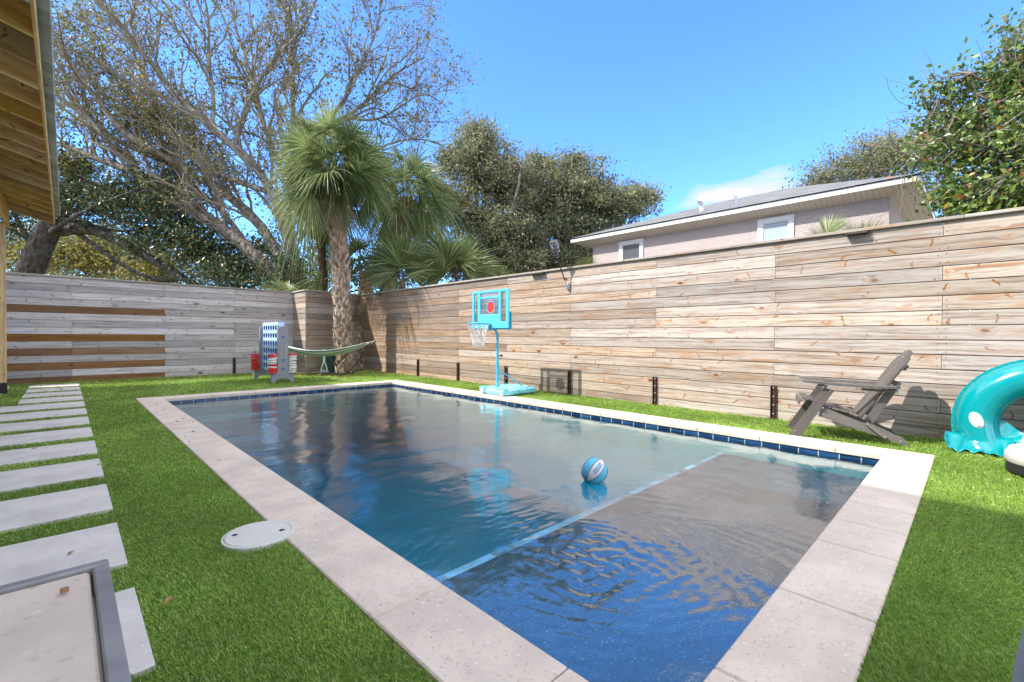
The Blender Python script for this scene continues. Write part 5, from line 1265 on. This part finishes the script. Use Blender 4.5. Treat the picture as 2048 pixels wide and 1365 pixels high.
# ---- palms
def fan_leaf(mb,pet,base,dirv,plen,blade,rng,nseg=42,droop=.35,spread=2.5,dead=False,hint=None,fold=.25):
    """costapalmate leaf: petiole from base along dirv, then segments fanning from its end"""
    d=np.array(dirv,float); d/=np.linalg.norm(d)
    side=np.cross(d,(0,0,1)); 
    if np.linalg.norm(side)<.05: side=np.cross(d,(1,0,0))
    if hint is not None: side=np.cross(d,hint)
    side/=np.linalg.norm(side); nrm=np.cross(side,d)
    if plen>.02:
        P=np.array([base+d*plen*t-np.array([0,0,1])*droop*.25*plen*t*t for t in np.linspace(0,1,6)]); pet.tube(P,np.linspace(.016,.010,6),4,cap=False,flat=.6); hub=P[-1]; dd=P[-1]-P[-2]; dd/=np.linalg.norm(dd)
    else: hub=np.array(base,float); dd=d
    nrm=np.cross(side,dd); A=[];B=[];C_=[];D_=[]
    r=rng.random()
    for i in range(nseg):
        a=(i/(nseg-1)-.5)*spread*2/1.0*.5*2*.5
        f=abs(a)/(spread*.5+1e-9); s=math.sin(a); c=math.cos(a)
        sd=dd*c+side*s+nrm*(fold*f*f-.06); sd/=np.linalg.norm(sd)
        L=blade*(1-.30*f*f)*rng.uniform(.88,1.08); wd=blade*.030
        wv=np.cross(sd,nrm); wv/=np.linalg.norm(wv)
        n=4; pts=[];w=[]
        gz=droop*rng.uniform(.5,1.5)
        for t,wk in ((0,.35),(.35,1.0),(.68,.72),(1,.06)):
            q=hub+sd*L*t; q=q-np.array([0,0,1])*gz*L*(max(0,t-.22)**1.9)*1.25; pts.append(q); w.append(wd*wk)
        tw=nrm*(.35*(1 if i%2 else -1))
        for k in range(3):
            A.append(pts[k]-(wv+tw)*w[k]*.5); B.append(pts[k+1]-(wv+tw)*w[k+1]*.5); C_.append(pts[k+1]+(wv+tw)*w[k+1]*.5); D_.append(pts[k]+(wv+tw)*w[k]*.5)
    # join the three quads of a segment so that one leaf finger is one island
    A,B,C_,D_=map(np.array,(A,B,C_,D_)); m_=len(A)//3
    V=np.stack([A[0::3],D_[0::3],B[0::3],C_[0::3],B[1::3],C_[1::3],B[2::3],C_[2::3]],1).reshape(-1,3); o=np.arange(m_)[:,None]*8
    q=np.concatenate([o+np.array([[0,2,3,1]]),o+np.array([[2,4,5,3]]),o+np.array([[4,6,7,5]])]); mb.add(V,[q])
def palm(name,label,base,top,rb,rt,nf,plen,blade,seed,droop=.4,boots=0,group=None,low=-.55,dead=5,cat='palm'):
    rng=np.random.default_rng(seed); root=thing(name,tuple(np.array(base)*[1,1,0]),label,cat,group); base,top=np.array(base,float),np.array(top,float)
    if rb>0:
        mb=MB(); mid=(base+top)/2+np.array([.05,0,0]); P=smooth_path([base-[0,0,.1],mid,top],24); R=np.interp(np.linspace(0,1,24),[0,.08,.5,1],[rb*1.12,rb,rb*.95,rt]); mb.tube(P,R,18); tk=mb.build('trunk',M['palm_core'] if not boots else M['fibre'],root,smooth=60)
        if boots:
            mb=MB(); H=np.linalg.norm(top-base); nrow=int(H/.118); npr=7
            for k in range(nrow*npr):
                row=k//npr; t=(row+.3+rng.uniform(-.12,.12))/nrow*.985; a=(k%npr+.5*(row%2))*2*math.pi/npr+rng.uniform(-.22,.22)+row*.03
                f=min(t,.999)*23; i=min(int(f),22); c=P[i]*(1-(f-i))+P[i+1]*(f-i); r=np.interp(t,[0,.08,.5,1],[rb*1.12,rb,rb*.95,rt])
                Lb=rng.uniform(.16,.29); out=rng.uniform(.02,.085)
                for sg in (-1,1):
                    if rng.random()<.12: continue
                    spd=(.50+rng.uniform(-.12,.12))*2*math.pi/npr*sg; sec=[]; Ls=Lb*rng.uniform(.8,1.1)
                    for s_,wk,o_,thk in ((0,.050,-.004,.030),(.4,.056,.014,.034),(.75,.042,out*.65,.028),(1,.026,out,.014)):
                        an=a+spd*s_; ro=np.array([math.cos(an),math.sin(an),0]); ta=np.array([-ro[1],ro[0],0]); tdir=ta*(.7+.0*t)-np.array([0,0,1])*.5*sg
                        m_=c+ro*(r+o_)+np.array([0,0,Ls*(s_-.3)])
                        sec.append([m_-tdir*wk-ro*thk*.4,m_-tdir*wk*.5+ro*thk*.5,m_+tdir*wk*.5+ro*thk*.5,m_+tdir*wk-ro*thk*.4])
                    S=np.array(sec); mb.sheet(np.concatenate([S,S[:,:1]],1),tone=max(0,(t-.45)/.5)*rng.uniform(.5,1)); mb.add(S[-1],[[[0,1,2,3]]],tone=.3*t)
            mb.build('leaf_boots',M['boot'],root)
    lf=MB(); pt=MB(); dd=MB()
    for k in range(nf):
        u=(k+.5)/nf; z=math.sin(low)+(1-math.sin(low))*u**.85*.97; a=k*2.39996+rng.uniform(-.2,.2); h=math.sqrt(max(0,1-min(1,z)**2)); d=np.array([h*math.cos(a),h*math.sin(a),z])
        fan_leaf(lf,pt,top+np.array([0,0,-.15+.35*u])+d*.08,d,plen*rng.uniform(.30,1.15),blade*rng.uniform(.85,1.12),rng,38,droop*(1.3-.75*u),3.7,hint=np.cross(np.cross(d,(0,0,1)),d)*.7+rng.normal(0,.8,3),fold=.35)
    for k in range(dead):
        a=rng.uniform(0,6.28); d=np.array([.45*math.cos(a),.45*math.sin(a),-.9]); fan_leaf(dd,pt,top-[0,0,.25],d,plen*.6,blade*.85,rng,26,.25,2.0)
    lf.build('fronds',M['frond'],root,recalc=False); pt.build('leaf_stalks',M['frond'],root,smooth=180,recalc=False)
    if dead: dd.build('dry_fronds',M['dead_frond'],root,recalc=False)
    return root
palm('palm_tree','tall cabbage palm with criss crossed boots on its trunk standing in the far lawn corner',(5.36,11.9,0),(5.08,11.95,5.30),.195,.185,72,.85,1.0,81,.46,330,low=-.75,dead=6)
palm('palm_tree','shorter drooping cabbage palm behind the corner, right of the booted palm',tuple(at(735,640,14.2)*[1,1,0]),tuple(at(815,395,14.2)),.19,.17,60,.9,.95,82,.7,70,low=-.95,dead=4)
palm('palm_tree','low palm with bare brown stalks leaning behind the corner fence',tuple(at(725,690,13.9)*[1,1,0]),tuple(at(732,545,13.9)),.2,.17,16,1.15,.8,83,.6,50,low=-.1,dead=6)
# slim smooth trunk and hanging leaves between oak and palm
palm('palm_tree','slim grey trunked palm hidden behind the booted palm, leaves hanging low',tuple(at(652,640,13.9)*[1,1,0]),tuple(at(636,395,13.9)),.13,.11,18,.5,1.0,84,1.5,0,low=-1.2,dead=4)
def palmetto(label,px,py,D,n,plen,blade,seed,dirs=None,spread=2.6,droop=.18,group='palmettos behind the fences',face=False):
    rng=np.random.default_rng(seed); c=at(px,py,D); root=thing('palmetto',tuple(c*[1,1,0]),label,'palmetto',group); lf=MB(); pt=MB()
    for k in range(n):
        a=k*2.39996+rng.uniform(-.3,.3); e=rng.uniform(.35,1.25); d=np.array([math.cos(a)*math.cos(e),math.sin(a)*math.cos(e),math.sin(e)])
        if dirs: d=np.array(dirs[k%len(dirs)],float)
        hint=None
        if face: la=-1.15+2.3*(k+.5)/n+rng.uniform(-.15,.15); d=CR*math.sin(la)+np.array([0,0,1])*math.cos(la)-CF*rng.uniform(-.1,.5); hint=-CF+rng.normal(0,.35,3)
        fan_leaf(lf,pt,c+rng.normal(0,.08,3),d,plen*rng.uniform(.7,1.2),blade*rng.uniform(.85,1.15),rng,34,droop,spread,hint=hint)
    pt.tube([c*[1,1,0],c*[1,1,.5],c],[.12,.10,.09],8)
    lf.build('fronds',M['frond'],root,recalc=False); pt.build('stems',M['palm_core'],root,smooth=180,recalc=False)
palmetto('palmetto with big upright fans just right of the palm trunks',805,560,12.9,10,.40,1.15,91,face=True)
palmetto('bright palmetto with long arching fans above the left end of the right fence',905,562,12.6,11,.40,1.2,92,face=True,droop=.3)
palmetto('small palmetto with a few thin leaves at the oak, right of the bright one',985,572,12.8,5,.2,.65,93,face=True)
palmetto('tiny palm leaf tip in front of the pink house corner',1170,540,10.6,4,.05,.36,94,face=True)
palmetto('palm leaf pair poking over the fence in front of the pink wall, left one',1662,490,7.0,2,.03,.48,95,face=True,spread=1.5,droop=.05)
palmetto('palm leaf pair poking over the fence in front of the pink wall, right one',1706,482,7.0,2,.03,.46,96,face=True,spread=1.6,droop=.05)
palmetto('spiky palmetto leaves above the left fence by the dark trunk',125,590,16.0,6,.1,.9,97,face=True)
palmetto('spiky palmetto leaves above the left fence, right of the dark trunk',210,600,16.0,5,.1,.85,98,face=True)
palmetto('palmetto hanging between the oak trunks behind the jog',575,600,15.2,7,.5,.8,99,droop=.5)

# ================================================================== TURF BLADES
rng=np.random.default_rng(5)
def inside_lawn(P):
    x,y=P[:,0],P[:,1]
    ok=~((x>CX0-.003)&(x<CX1+.003)&(y>CY0-.003)&(y<CY1+.003))
    ok&=((x-LC[0])**2+(y-LC[1])**2)>.158**2
    for k in range(14):
        yf=12.955-.882*k; xl=-.5 if k<4 else -1.1
        ok&=~((x>xl-.006)&(x<.195+.006)&(y<yf+.006)&(y>yf-.604-.006))
        if k<4: ok&=~((x>-1.486)&(x<-.754)&(y<yf+.006)&(y>yf-.604-.006))
    return ok
def turf(x0,x1,y0,y1,dens):
    n=int((x1-x0)*(y1-y0)*dens); P=np.stack([rng.uniform(x0,x1,n),rng.uniform(y0,y1,n),np.full(n,-.010)],1)
    d=np.sqrt(P[:,0]**2+P[:,1]**2+1.0); keep=rng.random(n)<np.clip((2.0/d)**1.55,.03,1); P=P[keep]; return P[inside_lawn(P)]
B=np.concatenate([turf(-.9,1.1,.9,FYL,33000),turf(-2.4,-.9,6,FYL,12000),turf(.8,FX,9.2,FYL,20000),turf(CX1-.05,FX,-1.2,9.4,33000),turf(1.2,CX1,-1.2,.3,33000)])
n=len(B); d=np.sqrt(B[:,0]**2+B[:,1]**2+1.0); sc_=np.clip(d/2.6,1,4.5)
h=.022*rng.uniform(.65,1.25,n)*(.85+.15*sc_**.5); wd=.0027*sc_**.9*rng.uniform(.7,1.3,n)
# blades lie in loose swirls
sw=np.sin(B[:,0]*2.1+1)*1.2+np.cos(B[:,1]*1.7)*1.0+2.4
a=sw+rng.normal(0,1.0,n); le=rng.uniform(.3,1.15,n)
di=np.stack([np.cos(a)*le,np.sin(a)*le,np.ones(n)],1); di/=np.linalg.norm(di,axis=1)[:,None]
si=rng.normal(0,1,(n,3)); si-=di*(si*di).sum(1)[:,None]; si/=np.linalg.norm(si,axis=1)[:,None]
tip=B+di*h[:,None]; midp=B+di*h[:,None]*.55+np.array([0,0,.003])
mb=MB(); mb.quads(B-si*wd[:,None]*.5,midp-si*wd[:,None]*.45,tip,midp+si*wd[:,None]*.45)
tag(mb.build('grass_blades',M['grass'],recalc=False),'short bright green artificial turf blades','grass',kind='stuff')
